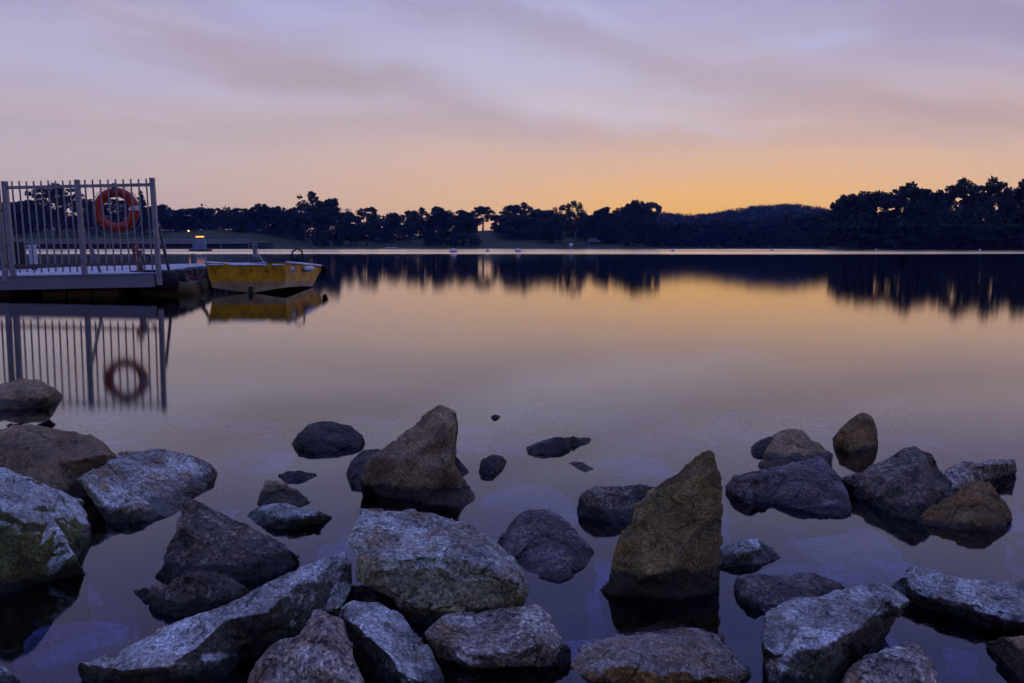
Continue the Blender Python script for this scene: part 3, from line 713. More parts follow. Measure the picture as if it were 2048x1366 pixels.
# picnic pavilion
Yp = 400.0; pv = at_z(1187, 497, 0); zx = land_z(Xof(1187, 398), 398)
pav = thing('pavilion', 'small dark pavilion with a hipped roof on the lawn by the water', 'pavilion', (Xof(1187, 398), 398+2, zx))
wv = 34/F*398
MB().add([(-wv/2, -3, 2.6), (wv/2, -3, 2.6), (wv/2, 3, 2.6), (-wv/2, 3, 2.6), (-wv*0.17, 0, 4.4), (wv*0.17, 0, 4.4)],
         [[3, 2, 1, 0], [0, 1, 5, 4], [1, 2, 5], [2, 3, 4, 5], [3, 0, 4]]).build('roof', 'roof_tile', pav)
for sx in (-1, -0.33, 0.33, 1):
    for sy in (-2.4, 2.4): MB().box((sx*wv*0.4, sy, 1.3), (0.3, 0.3, 2.62)).build('post', 'roof_tile', pav)
MB().box((0, 0, 0.1), (wv*0.9, 5.6, 0.3)).build('floor', 'concrete', pav)
bo = MB().box((0, 0, 0.75), (wv*0.5, 0.9, 0.1)).build('table', 'roof_tile', pav)
MB().box((-wv*0.15, 0, 0.45), (0.2, 0.6, 0.55)).build('leg', 'roof_tile', bo); MB().box((wv*0.15, 0, 0.45), (0.2, 0.6, 0.55)).build('leg', 'roof_tile', bo)

def ball(name, px, py, Y, r, m, label, cat, group=None, z=None):
    p = at_Y(px, py, Y); r = r*1.15; z = (r*0.35 if z is None else z)
    t = thing(name, label, cat, (p.x, Y, z), (0, 0, 0), group)
    MB().lathe([(0.02*r, -r)]+[(r*math.cos(a), r*math.sin(a)) for a in [R(-75+15*k) for k in range(11)]]+[(0.02*r, r)], 18).build('float', m, t, True)
    MB().torus((0, 0, 0), r*1.01, r*0.07, Matrix.Rotation(R(90), 3, 'X'), 18, 6).build('band', 'rope_grey', t, True)
    MB().torus((0, 0, r*1.08), r*0.16, r*0.05, None, 10, 6).build('lifting_eye', 'dark_steel', t)
GBU = 'pinkish marker buoys in a line across the lake'
Yy = 128.0
ball('marker_buoy', 907, 506, 118, 0.40, 'buoy_pink', 'largest buoy, front of the three clustered left of centre', 'buoy', GBU)
ball('marker_buoy', 902.5, 503, 123, 0.28, 'buoy_pink', 'small buoy at the back left of the three clustered', 'buoy', GBU)
ball('marker_buoy', 911.5, 503, 123.5, 0.28, 'buoy_pink', 'small buoy at the back right of the three clustered', 'buoy', GBU)
ball('marker_buoy', 975, 503, 136, 0.30, 'buoy_pink', 'small pink buoy between the cluster and the big lone buoy', 'buoy', GBU)
ball('marker_buoy', 1036, 503, 128, 0.40, 'buoy_pink', 'big lone pink buoy right of the picture centre', 'buoy', GBU)
ball('marker_buoy', 1345, 503, 150, 0.30, 'buoy_pink', 'pink buoy in front of the point with the twin tree', 'buoy', GBU)
ball('marker_buoy', 1543, 502, 165, 0.30, 'buoy_pink', 'pink buoy in the bay below the far hill', 'buoy', GBU)
ball('marker_buoy', 1752, 502, 170, 0.26, 'buoy_pink', 'small dark buoy in front of the left of the right wood', 'buoy', GBU)
ball('marker_buoy', 1960, 502, 165, 0.26, 'buoy_pink', 'small buoy farthest right, before the wood', 'buoy', GBU)
ball('white_globe', 1142, 491, 399, 0.95, 'white_paint', 'white round globe on the shore left of the pavilion', 'globe', None, land_z(Xof(1142, 399), 399)+0.9)

# floating beacon with an amber light
Yr = 155.0; rp_ = at_z(400, 502, 0); rx = Xof(401, Yr)
rf = thing('floating_beacon', 'floating raft beacon with a blue-grey box and a lit amber light bar', 'beacon', (rx, Yr, 0))
MB().lathe([(1.9, -0.2), (2.15, 0.0), (2.15, 0.32), (1.9, 0.42)], 28).build('float', 'raft_dark', rf, False)
MB().box((0, 0, 1.35), (1.9, 1.5, 1.9), bev=0.08).build('cabin', 'raft_blue', rf)
MB().box((0, 0, 2.42), (0.9, 0.9, 0.26)).build('mast_base', 'raft_dark', rf)
MB().box((0, 0, 2.78), (1.55, 0.3, 0.22), bev=0.06).build('light_bar', 'lamp_amber', rf)
for sx in (-1.5, 1.5): MB().tube([(sx, -0.9, 0.4), (sx*0.55, -0.7, 1.5)], 0.05, 6).build('stay', 'raft_dark', rf)
# small moored pontoon at the shore
pt = thing('moored_pontoon', 'low white pontoon lying at the shore left of the centre clump', 'pontoon', (Xof(783, 396), 396, 0))
MB().box((0, 0, 0.45), (5.8, 2.2, 0.35), bev=0.06).build('deck', 'white_paint', pt); MB().box((0, 0, 0.1), (5.2, 1.9, 0.45), bev=0.06).build('float', 'raft_dark', pt)

# ------------------------------------------------------------------ jetty
YJ = 13.1
JX = Xof(309, YJ, 0.38)
TL = math.atan(0.0205)
jz = at_Y(309, 545.5, YJ).z
J = thing('jetty', 'floating timber jetty with grey metal side and barrel fenders at left', 'jetty', (JX, YJ, jz), (0, -TL, 0))
EDGE = [(0.0, 0.0), (4.7, -0.93), (11.2, -1.55)]     # deck right edge: depth, local x
def edge_x(d): return lerp_tab(d, EDGE)
plank = MB().box((-0.5, 0, 0), (1.0, 0.138, 0.035), bev=0.006).mesh('plank', 'deck_wood')
prn = random.Random(3)
d = 0.08; LEFT = -6.5
while d < 11.0:
    ex = edge_x(d); o = obj('plank', plank, J, (ex, d, -0.0175 + prn.uniform(-0.003, 0.003)))
    o.scale = (ex-LEFT+prn.uniform(-0.02, 0.0), 1, 1); o.rotation_euler = (prn.uniform(-0.01, 0.01), 0, prn.uniform(-0.0006, 0.0006)); d += 0.146
MB().box((LEFT/2-0.005, 0.0, -0.135), (-LEFT, 0.05, 0.20), bev=0.006).build('fascia', 'fascia_metal', J)
MB().box((LEFT/2, 0.005, -0.018), (-LEFT+0.06, 0.075, 0.035), bev=0.006).build('edge_trim', 'fascia_metal', J)
uf = [(LEFT, 0.10), (-0.10, 0.10), (edge_x(4.7)-0.1, 4.7), (edge_x(10.9)-0.1, 10.9), (LEFT, 10.9)]
MB().add([(x, y, -0.05) for x, y in uf]+[(x, y, -0.20) for x, y in uf], [[0, 1, 2, 3, 4], [9, 8, 7, 6, 5]]+[[k, k+5, (k+1) % 5+5, (k+1) % 5] for k in range(5)]).build('under_frame', 'dark_steel', J)
# float drums below the deck
fd = MB().box((0, 0, 0), (0.40, 0.5, 0.34), bev=0.03).mesh('float_block', 'float_plastic')
for k, xx in enumerate((-1.78, -1.36, -0.94, -2.7, -3.12, -3.54, -3.96)):
    obj('float_block', fd, J, (xx, 0.42, -0.335 - (0.0 if k < 3 else 0.01)))
drum = MB().tube([(-0.46, 0, 0), (-0.44, 0, 0), (-0.2, 0, 0), (-0.17, 0, 0), (0.17, 0, 0), (0.2, 0, 0), (0.44, 0, 0), (0.46, 0, 0)], [0.13, 0.15, 0.15, 0.16, 0.16, 0.15, 0.15, 0.13], 16).mesh('float_drum', 'float_plastic')
o = obj('float_drum', drum, J, (-0.02, 0.62, -0.33)); obj('float_drum', drum, J, (-0.55, 2.4, -0.33))
# rubber fenders along the right edge
fen = MB().tube([(0, 0, -0.30), (0, 0, -0.27), (0, 0, -0.02), (0, 0, 0.01)], [0.22, 0.25, 0.25, 0.20], 18).mesh('fender', 'black_rubber', True)
for k in range(12):
    dd = 0.42+k*0.6; o = obj('fender', fen, J, (edge_x(dd)+0.03, dd, 0.0)); o.rotation_euler = (R(prn.uniform(-4, 4)), R(prn.uniform(-4, 4)), 0)

# fence
def jl(px, py, Y=YJ):          # photo point on the fence plane in the jetty's frame
    p = at_Y(px, py, Y) - Vector((JX, YJ, jz)); c, s = math.cos(TL), math.sin(TL)
    return Vector((p.x*c + p.z*s, p.y, -p.x*s + p.z*c))
def fence(name, label, cat, xs_, hts, group):
    f = thing(name, label, cat, (JX, YJ, jz), (0, -TL, 0), group)
    return f
FG = 'metal fence panels on the jetty'
xA, xB, xC = jl(17.0, 450).x, jl(161.5, 450).x, jl(308.5, 450).x
top = 1.515
fn = thing('jetty_fence', 'grey metal bar fence with the orange lifebuoy on it', 'fence', (JX, YJ, jz), (0, -TL, 0))
def post(x, w, z0, z1, par=None):
    o = MB().box((0, 0, 0), (w, w, z1-z0), bev=0.004).build('post', 'grey_steel', par or fn, False, (x, 0.0, (z0+z1)/2))
    MB().box((0, 0, (z1-z0)/2+0.003), (w*1.04, w*1.04, 0.008)).build('cap', 'grey_steel', o)
post(xA, 0.075, 0.0, top); post(xB, 0.07, 0.0, top); 
oC = MB().box((0, 0, 0), (0.068, 0.068, top+0.20), bev=0.004).build('post', 'grey_steel', fn, False, (xC+0.045, -0.06, (top-0.20)/2))
MB().box((0, 0, (top+0.2)/2+0.003), (0.071, 0.071, 0.008)).build('cap', 'grey_steel', oC)
bar = MB().tube([(0, 0, 0.045), (0, 0, top+0.005)], 0.0135, 8).mesh('bar', 'grey_steel')
def bars(a, b, n, par):
    for k in range(1, n+1): obj('bar', bar, par, (a+(b-a)*k/(n+1), 0.0, prn.uniform(-0.008, 0.004)))
bars(xA, xB, 9, fn); bars(xB, xC+0.045, 9, fn)
for a, b in ((xA, xB), (xB, xC+0.02)):
    for z in (jl(80, 374).z, 0.155):
        MB().box(((a+b)/2, 0.0, z), (b-a-0.07, 0.03, 0.05), bev=0.003).build('rail', 'rusty_steel' if z < 0.5 else 'grey_steel', fn)
for x, sgn in ((xB+0.01, 1), (xC+0.05, 1)):
    MB().tube([(x+0.0, 0.04, 0.78), (x-0.40, 1.25, 0.0)], 0.026, 6).build('brace', 'grey_steel', fn)
fn2 = thing('jetty_fence', 'fence section cut by the left picture edge', 'fence', (JX, YJ, jz), (0, -TL, 0))
xD = jl(1, 450).x
post(xD, 0.07, -0.1, top, fn2); xE = xD-1.16
post(xE, 0.07, 0.0, top, fn2)
bars(xE, xD, 9, fn2)
for z in (jl(80, 374).z, 0.155): MB().box(((xE+xD)/2, 0.0, z), (xD-xE-0.07, 0.03, 0.05)).build('rail', 'grey_steel', fn2)
MB().box(((xA+xD)/2-0.0, 0.0, 1.06), (xA-xD-0.06, 0.03, 0.03)).build('hinge', 'rusty_steel', fn2)
MB().box(((xA+xD)/2-0.0, 0.0, 0.16), (xA-xD-0.06, 0.03, 0.05)).build('hinge', 'rusty_steel', fn2)

# lifebuoy hanging behind the bars
lp = at_Y(233, 420, YJ+0.10)
lb = thing('lifebuoy', 'orange lifebuoy hanging on the jetty fence', 'lifebuoy', tuple(lp), (R(-3), 0, R(4)))
ring = MB().torus((0, 0, 0), 0.288, 0.078, None, 48, 16)
ring.v = [Vector((v.x, v.y*0.75, v.z)) for v in ring.v]
ring.build('ring', 'buoy_orange', lb, True)
for a in (5, 95, 185, 275):
    b_ = MB().torus((0, 0, 0), 0.288, 0.081, None, 4, 16, (R(a-6), R(a+6))); b_.v = [Vector((v.x, v.y*0.77, v.z)) for v in b_.v]
    b_.build('reflective_band', 'reflective_white' if a == 5 else 'buoy_orange', lb, True)
for k in range(4):
    pts = []
    for q in range(9):
        a = R(5+90*k+q*90/8); sag = 0.05*math.sin(q/8*math.pi)
        pts.append(((0.372+sag*(0.4 if k in (0, 1) else 1))*math.cos(a), 0.0, (0.372+sag)*math.sin(a)-0.02*math.sin(q/8*math.pi)))
    MB().tube(pts, 0.006, 6).build('grab_line', 'rope_grey', lb)
pts = [(-0.2+0.4*q/8, 0.03, 0.13-0.10*math.sin(q/8*math.pi)) for q in range(9)]
MB().tube(pts, 0.006, 6).build('grab_line', 'rope_grey', lb)
MB().box((0, -0.03, 0.345), (0.03, 0.13, 0.16)).build('hanger', 'rusty_steel', lb)

# things standing on the deck
def deck_pt(px, d):
    Y = YJ+d; X = Xof(px, Y, 0.4); return Vector((X, Y, jz + (X-JX)*math.tan(TL)+0.001))
def bollard(px, d, h, label, r=0.055):
    p = deck_pt(px, d); t = thing('bollard', label, 'bollard', tuple(p), (0, -TL, 0), 'mooring bollards on the jetty')
    MB().box((0, 0, 0.01), (0.26, 0.26, 0.02), bev=0.004).build('base_plate', 'dark_steel', t)
    MB().lathe([(r, 0.02), (r, h*0.42), (r*0.92, h*0.5), (r*0.92, h*0.93), (r*1.3, h*0.95), (r*1.3, h)], 16).build('column', 'grey_steel', t, True)
    return t, p
b1, p1 = bollard(281, 1.15, 0.38, 'grey steel bollard behind the right fence panel with orange rope on it')
MB().torus((0.12, 0, 0.22), 0.07, 0.012, None, 20, 8).build('ring', 'dark_steel', b1)
b2, p2 = bollard(511, 10.4, 0.55, 'pale bollard at the far end of the deck behind the boat', 0.07)
# coil of orange rope over the first bollard
rc = thing('orange_rope', 'loose orange rope looped over the bollard behind the fence', 'rope', tuple(p1))
pts = []
for q in range(46):
    t = q/45; a = t*2*math.pi*2.6
    pts.append((-0.03+0.055*math.cos(a)*(1-0.3*t), -0.07+0.03*math.sin(a*1.7), 0.40+0.13*math.sin(a)*(1-0.2*t)-0.10*t))
pts += [(0.02, -0.08, 0.25), (0.0, -0.09, 0.12), (0.03, -0.1, 0.015), (0.12, -0.12, 0.015), (0.28, -0.1, 0.015), (0.4, -0.2, 0.015)]
MB().tube(pts, 0.010, 6).build('rope', 'rope_orange', rc, True)
dr = thing('dark_rope', 'dark mooring rope lying at the foot of the right fence post', 'rope', tuple(deck_pt(300, 0.5)))
pts = [(0.16*math.cos(q*0.5)*(1+q*0.02)+q*0.006, 0.22*math.sin(q*0.5), 0.016+0.004*(q % 3)) for q in range(36)]
MB().tube(pts, 0.012, 6).build('rope', 'dark_steel', dr, True)
pp = deck_pt(68, 5.2)
pd = thing('service_pedestal', 'pale service pedestal on the deck seen through the left fence panel', 'pedestal', tuple(pp), (0, -TL, 0))
MB().box((0, 0, 0.33), (0.13, 0.13, 0.42), bev=0.015).build('housing', 'pedestal_grey', pd); MB().box((0, 0, 0.06), (0.08, 0.08, 0.13)).build('foot', 'dark_steel', pd)
MB().box((0, 0, 0.555), (0.16, 0.16, 0.03), bev=0.01).build('cap', 'white_paint', pd)
MB().tube([(0.066, -0.03, 0.3), (0.13, -0.04, 0.28), (0.17, -0.04, 0.3)], 0.012, 6).build('tap', 'chain_steel', pd)
kp = deck_pt(33, 6.5)
kb = thing('storage_box', 'dark storage box on the deck behind the left fence post', 'box', tuple(kp), (0, -TL, 0))
MB().box((0, 0, 0.32), (0.30, 0.4, 0.60), bev=0.02).build('body', 'black_rubber', kb); MB().box((0, 0, 0.645), (0.34, 0.44, 0.05), bev=0.015).build('lid', 'dark_steel', kb)

# ------------------------------------------------------------------ boat
YB = 14.15
def bt(px, py, Y=YB): return at_Y(px, py, Y)
bo0 = at_z(502, 588, 0.0); B0 = Vector((bt(492, 570).x, YB, 0))
boat = thing('boat', 'small yellow work boat moored at the jetty, stern facing', 'boat', tuple(B0))
def L_(px, py, Y=YB): return bt(px, py, Y)-B0
# stern outline (left to right) at y=0, bow outline further back
zt = L_(420, 526).z; xl_t, xr_t = L_(411, 526).x, L_(572, 523).x; xl_b, xr_b = L_(424, 575).x, L_(570, 574).x; xm = L_(501, 583).x
zb = L_(424, 575).z; zm = L_(501, 583).z - 0.03; zs = L_(424, 560).z
zn = L_(470, 531).z
xn0, xn1 = L_(455, 531).x, L_(532, 531).x
BY = 17.45-YB; bx_t = L_(645, 529, 17.45).x; bx_b = L_(627, 573, 16.5).x; bz_t = L_(645, 531, 17.45).z-0.02
def band(name, m, lo, hi, par=boat):
    """hull skin strip between two rows of points"""
    mb_ = MB(); n_ = len(lo); mb_.add(list(lo)+list(hi), [[i, i+1, n_+i+1, n_+i] for i in range(n_-1)]); return mb_.build(name, m, par)
def hullrow(t):                # t=0 chine, 1 gunwale : right side from stern to bow, then back on the left
    row = []
    for s in [0, 0.25, 0.5, 0.75, 0.92, 1.0]:
        ylen = (BY*0.70)*(1-t) + BY*t
        xr = (xr_b*(1-t)+xr_t*t); xe = (bx_b*(1-t)+bx_t*t)
        bulge = 0.05*math.sin(s*math.pi)*t
        z = (zb*(1-t)+zt*t)*(1-s) + (0.02*(1-t)+bz_t*t)*s
        row.append(Vector((xr+(xe-xr)*s + bulge, ylen*s, z)))
    left = []
    for p in reversed(row):
        cx = (xl_b*(1-t)+xl_t*t) + (xr_b*(1-t)+xr_t*t); left.append(Vector((cx-p.x, p.y+0.001, p.z)))
    return row, left
def ts(z): return z
r0_, l0_ = hullrow(0); r3, l3 = hullrow(0.24); r1_, l1_ = hullrow(1.0)
hull = band('hull_side', 'boat_yellow', r3, r1_); band('hull_band', 'boat_primer', r0_, r3)
band('hull_side', 'boat_yellow', l3, l1_); band('hull_band', 'boat_primer', l0_, l3)
band('bow', 'boat_yellow', [r3[-1], l3[0]], [r1_[-1], l1_[0]]); band('bow_band', 'boat_primer', [r0_[-1], l0_[0]], [r3[-1], l3[0]])
# stern plate with the outboard cut-out
def xe(t): return xl_b*(1-t)+xl_t*t, xr_b*(1-t)+xr_t*t
T3 = 0.24; z3 = zb+(zt-zb)*T3; xl3, xr3 = xe(T3)
st_v = [(xl3, 0, z3), (xr3, 0, z3), (xr_t, 0, zt), (xn1+0.10, 0, zt), (xn1-0.02, 0, zn), (xn0+0.04, 0, zn), (xn0-0.06, 0, zt), (xl_t, 0, zt)]
bk = [(x, y+0.045, z) for x, y, z in st_v]; nn = len(st_v)
MB().add(st_v+bk, [list(range(nn))[::-1], [i+nn for i in range(nn)]] + [[i, (i+1) % nn, (i+1) % nn+nn, i+nn] for i in range(nn)]).build('transom', 'boat_yellow', boat)
lo_v = [(xl_b, 0.0, zb), (xm, 0.0, zm), (xr_b, 0.0, zb), (xr3, 0, z3-0.0005), (xl3, 0, z3-0.0005)]
bk = [(x, y+0.045, z) for x, y, z in lo_v]; nn = 5
MB().add(lo_v+bk, [list(range(nn))[::-1], [i+nn for i in range(nn)]] + [[i, (i+1) % nn, (i+1) % nn+nn, i+nn] for i in range(nn)]).build('transom_band', 'boat_primer', boat)
# V bottom
kb_ = Vector((0.5*(bx_b+l0_[0].x), BY*0.66, -0.05))
MB().add([(xl_b, 0, zb), (xm, 0, zm), (xr_b, 0, zb), r0_[-1], l0_[0], kb_, r0_[2], l0_[3]], [[0, 1, 5, 7], [7, 5, 4], [2, 6, 5, 1], [6, 3, 5], [3, 4, 5]]).build('bottom', 'boat_bottom', boat)
# gunwale rail and inner deck
for row in (r1_, l1_): MB().tube([p+Vector((0, 0, 0.008)) for p in row], 0.026, 8).build('gunwale', 'boat_pale', boat, True)
MB().tube([r1_[-1]+Vector((0, 0, 0.008)), l1_[0]+Vector((0, 0, 0.008))], 0.026, 8).build('gunwale', 'boat_pale', boat, True)
ins = [p+Vector((-0.02, 0.05 if i == 0 else 0, -0.06)) for i, p in enumerate(r1_)] + [p+Vector((0.02, 0.05 if i == 5 else 0, -0.06)) for i, p in enumerate(l1_)]
MB().add(ins, [list(range(len(ins)))]).build('inner_deck', 'boat_pale', boat)
MB().tube([(xn0+0.05, -0.006, zn+0.008), (xn1-0.03, -0.006, zn+0.008)], 0.018, 8).build('cutout_trim', 'boat_pale', boat)
for xa, xb in ((xl_t+0.06, xl_t+0.32), (xn1+0.12, xr_t-0.05)):
    MB().tube([(xa, -0.002, zt-0.035), (xa+0.02, -0.035, zt-0.035), (xb-0.02, -0.035, zt-0.035), (xb, -0.002, zt-0.035)], 0.014, 8).build('grab_handle', 'boat_pale', boat)
MB().tube([(xm+0.02, -0.06, zm+0.12), (xm+0.02, -0.07, zm+0.02), (xm+0.02, 0.1, zm-0.04)], 0.035, 8).build('skeg', 'boat_bottom', boat)
hp = L_(595, 523, 16.2)
MB().tube([(hp.x-0.13, hp.y, hp.z-0.12), (hp.x-0.13, hp.y, hp.z+0.05), (hp.x-0.09, hp.y, hp.z+0.20), (hp.x, hp.y, hp.z+0.26), (hp.x+0.09, hp.y, hp.z+0.22), (hp.x+0.11, hp.y, hp.z+0.10), (hp.x+0.04, hp.y-0.1, hp.z-0.06)], 0.019, 10).build('bow_hoop', 'black_rubber', boat, True)
for px in (484, 503, 485, 504, 534, 546, 533):
    pz = random.Random(px).uniform(535, 553); q = L_(px, pz); MB().lathe([(0.012, 0), (0.012, 0.01), (0.004, 0.014)], 8).build('bolt', 'dark_steel', boat, False, (q.x, -0.012, q.z)).rotation_euler = (R(90), 0, 0)
# side fittings: fender stub, logo, lettering strip
def side_pt(s, t):
    a = [hullrow(t)[0][i] for i in range(6)]; ss = [0, 0.25, 0.5, 0.75, 0.92, 1.0]
    for i in range(5):
        if s <= ss[i+1]:
            k = (s-ss[i])/(ss[i+1]-ss[i]); return a[i].lerp(a[i+1], k)
    return a[-1]
def side_patch(name, m, s0, s1, t0, t1, out, pts2=None):
    pts2 = pts2 or [(0, 0), (1, 0), (1, 1), (0, 1)]
    return MB().add([side_pt(s0+(s1-s0)*u, t0+(t1-t0)*v)+Vector((out, -0.002, 0)) for u, v in pts2], [list(range(len(pts2)))]).build(name, m, boat)
side_patch('logo', 'reflective_white', 0.10, 0.17, 0.62, 0.86, 0.012)
side_patch('logo', 'logo_blue', 0.095, 0.175, 0.60, 0.80, 0.018, [(0.2, 0.1), (0.6, 0), (0.95, 0.35), (0.75, 0.8), (0.9, 1.0), (0.45, 0.75), (0.15, 0.45)])
for k in range(5): side_patch('lettering', 'logo_green', 0.075+k*0.026, 0.093+k*0.026, 0.50, 0.545, 0.012)
q = side_pt(0.45, 0.8); MB().tube([q+Vector((0.05, -0.28, 0)), q+Vector((0.07, -0.22, 0)), q+Vector((0.07, 0.22, 0)), q+Vector((0.05, 0.28, 0))], [0.03, 0.055, 0.055, 0.03], 10).build('side_fender', 'pedestal_grey', boat, True)
q = side_pt(0.97, 0.9); MB().tube([q+Vector((0.0, -0.02, 0.06)), q+Vector((0.06, 0.1, 0.0)), q+Vector((0.03, 0.1, -0.12))], [0.05, 0.07, 0.05], 10).build('bow_fender', 'black_rubber', boat, True)

# chain slung between jetty and boat
ch = thing('mooring_chain', 'rusty double chain slung between jetty and boat', 'chain', tuple(at_Y(368, 545, 14.6)))
A0 = at_Y(366, 543, 14.6)-ch.location; A1 = at_Y(415, 533, 14.3)-ch.location
link_v = MB().torus((0, 0, 0), 0.027, 0.009, Matrix.Scale(1.0, 3), 10, 6)
for sag, m in ((0.24, 'chain_steel'), (0.17, 'rope_orange')):
    mbc = MB(); n_ = 22 
    for k in range(n_):
        t = k/(n_-1); p = A0.lerp(A1, t) - Vector((0, 0.02 if sag > 0.2 else -0.02, sag*4*t*(1-t)))
        t2 = min(1, t+0.03); dv = (A0.lerp(A1, t2)-Vector((0, 0, sag*4*t2*(1-t2)))-A0.lerp(A1, t)+Vector((0, 0, sag*4*t*(1-t))))
        if dv.length < 1e-5: dv = Vector((1, 0, 0.5))
        M = dv.to_track_quat('X', 'Z').to_matrix() @ Matrix.Rotation(R(90*(k % 2)+45), 3, 'X') @ Matrix.Diagonal((1.45, 1, 1)).to_3x3()
        mbc.add([M @ v + p for v in link_v.v], link_v.f)
    mbc.build('chain' if m == 'chain_steel' else 'red_chain', m, ch, True)
ml = thing('mooring_line', 'thin rope from the far bollard down to the boat', 'rope', (p2.x, p2.y, p2.z+0.30))
e = B0+Vector((xn1, 0.4, zt-0.03))-ml.location
MB().tube([Vector((0.1, -0.05, 0.0)).lerp(e, t)-Vector((0, 0, 0.25*4*t*(1-t)*0.5)) for t in [k/12 for k in range(13)]], 0.012, 6).build('rope', 'rope_grey', ml, True)

# ------------------------------------------------------------------ boulders
def Yw(py): return H/tdown(py)
def boulder(name, label, outline, inner=(), ridges=(), by=None, Y0=None, lean=0.7, thick=None, m='pale_granite', seed=0, amp=1.0, group=None, vox=None, cat='rock', chips=22):
    Y0 = Y0 if Y0 is not None else Yw(by)
    def place(pt, bulge=0.0):
        px, py = pt[0], pt[1]; k = pt[2] if len(pt) > 2 else None
        if k == 'w': p = at_z(px, py, 0.0); return p, True
        if isinstance(k, str): return at_z(px, py, float(k[1:])/100.0), False
        if k is not None: return at_Y(px, py, Y0+k), False
        t = tdown(py); Y = (Y0+lean*H)/(1+lean*t)
        return at_Y(px, py, Y-bulge), False
    pts2 = [Vector((p[0], -p[1])) for p in list(outline)+list(inner)]; no = len(outline)
    P = [place(p) for p in outline] + [place(p, 0.03) for p in inner]
    eds = [(a+no, b+no) for a, b in ridges]
    vs, es, fs, ov, oe, of = delaunay_2d_cdt(pts2, eds, [list(range(no))], 1, 1e-4)
    co = []
    for i, v in enumerate(vs):
        if ov[i]: co.append(P[ov[i][0]][0].copy())
        else: co.append(place((v.x, -v.y))[0])
    idx = {}
    for i, o_ in enumerate(ov):
        for k in o_: idx[k] = i
    wid = max(c.x for c in co)-min(c.x for c in co)
    th = thick if thick is not None else max(0.05, 0.55*wid)
    cx = sum(co[idx[i]].x for i in range(no))/no; cy = max(c.y for c in co)
    bm = bmesh.new(); bv = [bm.verts.new(c) for c in co]
    for f in fs:
        try: bm.faces.new([bv[i] for i in f])
        except ValueError: pass
    ring = []
    zmin = min(c.z for c in co)
    for i in range(no):
        p, isw = P[i]
        if isw: q = Vector((cx+(p.x-cx)*0.96, p.y+0.12*th, min(-0.22, p.z-0.22)))
        else:
            low = (p.z < zmin+0.35*(max(c.z for c in co)-zmin))
            q = Vector((cx+(p.x-cx)*0.80, p.y+th*(0.35 if low else 0.75), (p.z-0.20 if low else p.z*0.55-0.05)))
        ring.append(bm.verts.new(q))
    cen = bm.verts.new(Vector((cx, sum(r.co.y for r in ring)/no+0.3*th, min(r.co.z for r in ring)*0.6)))
    for i in range(no):
        j = (i+1) % no
        a, b = bv[idx[i]], bv[idx[j]]
        if a is b: continue
        try: bm.faces.new([b, a, ring[i], ring[j]]); bm.faces.new([ring[j], ring[i], cen])
        except ValueError: pass
    bmesh.ops.triangulate(bm, faces=bm.faces[:]); bmesh.ops.recalc_face_normals(bm, faces=bm.faces[:])
    me = bpy.data.meshes.new(name); bm.to_mesh(me); bm.free()
    o = bpy.data.objects.new(name, me); C.objects.link(o)
    L = vox or max(0.0038, min(0.02, Y0*0.0026))
    md = o.modifiers.new('r', 'REMESH'); md.mode = 'VOXEL'; md.voxel_size = L
    dg = bpy.context.evaluated_depsgraph_get(); ev = o.evaluated_get(dg)
    me2 = bpy.data.meshes.new_from_object(ev); o.modifiers.clear(); o.data = me2; bpy.data.meshes.remove(me)
    me2.name = name
    # keep the one solid body, drop remeshing crumbs
    nv = len(me2.vertices); ee = np.empty(len(me2.edges)*2, dtype=np.int64); me2.edges.foreach_get('vertices', ee); ee = ee.reshape(-1, 2)
    lab = np.arange(nv)
    for _ in range(400):
        old = lab.copy(); np.minimum.at(lab, ee[:, 0], old[ee[:, 1]]); np.minimum.at(lab, ee[:, 1], old[ee[:, 0]]); lab = lab[lab]
        if (lab == old).all(): break
    big_ = np.bincount(lab).argmax()
    if (lab != big_).any():
        bm = bmesh.new(); bm.from_mesh(me2); bm.verts.ensure_lookup_table()
        bmesh.ops.delete(bm, geom=[bm.verts[i] for i in np.nonzero(lab != big_)[0]], context='VERTS'); bm.to_mesh(me2); bm.free()
    n = len(me2.vertices); a = np.empty(n*3); me2.vertices.foreach_get('co', a); a = a.reshape(-1, 3)
    ed = np.empty(len(me2.edges)*2, dtype=np.int64); me2.edges.foreach_get('vertices', ed); ed = ed.reshape(-1, 2)
    deg = np.bincount(ed.ravel(), minlength=n).astype(float); deg[deg == 0] = 1
    def smooth(x, it, f=0.5):
        for _ in range(it):
            s_ = np.stack([np.bincount(ed[:, 0], x[ed[:, 1], c], n)+np.bincount(ed[:, 1], x[ed[:, 0], c], n) for c in range(3)], 1)/deg[:, None]
            x = x*(1-f)+s_*f
        return x
    a = smooth(a, 1)
    me2.vertices.foreach_set('co', a.ravel()); me2.update()
    nr = np.empty(n*3); me2.vertices.foreach_get('normal', nr); nr = nr.reshape(-1, 3)
    nr = smooth(nr, 4); nr /= np.maximum(1e-6, np.linalg.norm(nr, axis=1))[:, None]
    sc = max(0.06, min(0.5, wid)); k = sc/0.35
    fa, tone = facets(a, 0.34*sc, seed+1); fb, tb = facets(a, 0.13*sc, seed+7)
    warp = a + 0.02*sc*np.stack([fbm(a/(0.1*sc), seed+q, 2) for q in (21, 22, 23)], 1)
    fc, tc_ = facets(warp, 0.10*sc, seed+9)
    disp = amp*(0.0045*k*fa + 0.0016*k*fbm(a/(0.25*sc), seed+3, 4, 0.5) + 0.0024*k*fb + 0.0018*k*fc)
    tone = 0.6*tone + 0.2*tb + 0.2*tc_
    a = a + nr*disp[:, None]
    # knock flat chips off everything that stands proud
    rc_ = np.random.RandomState(seed+40); above = a[:, 2] > min(-0.06, np.quantile(a[:, 2], 0.5))
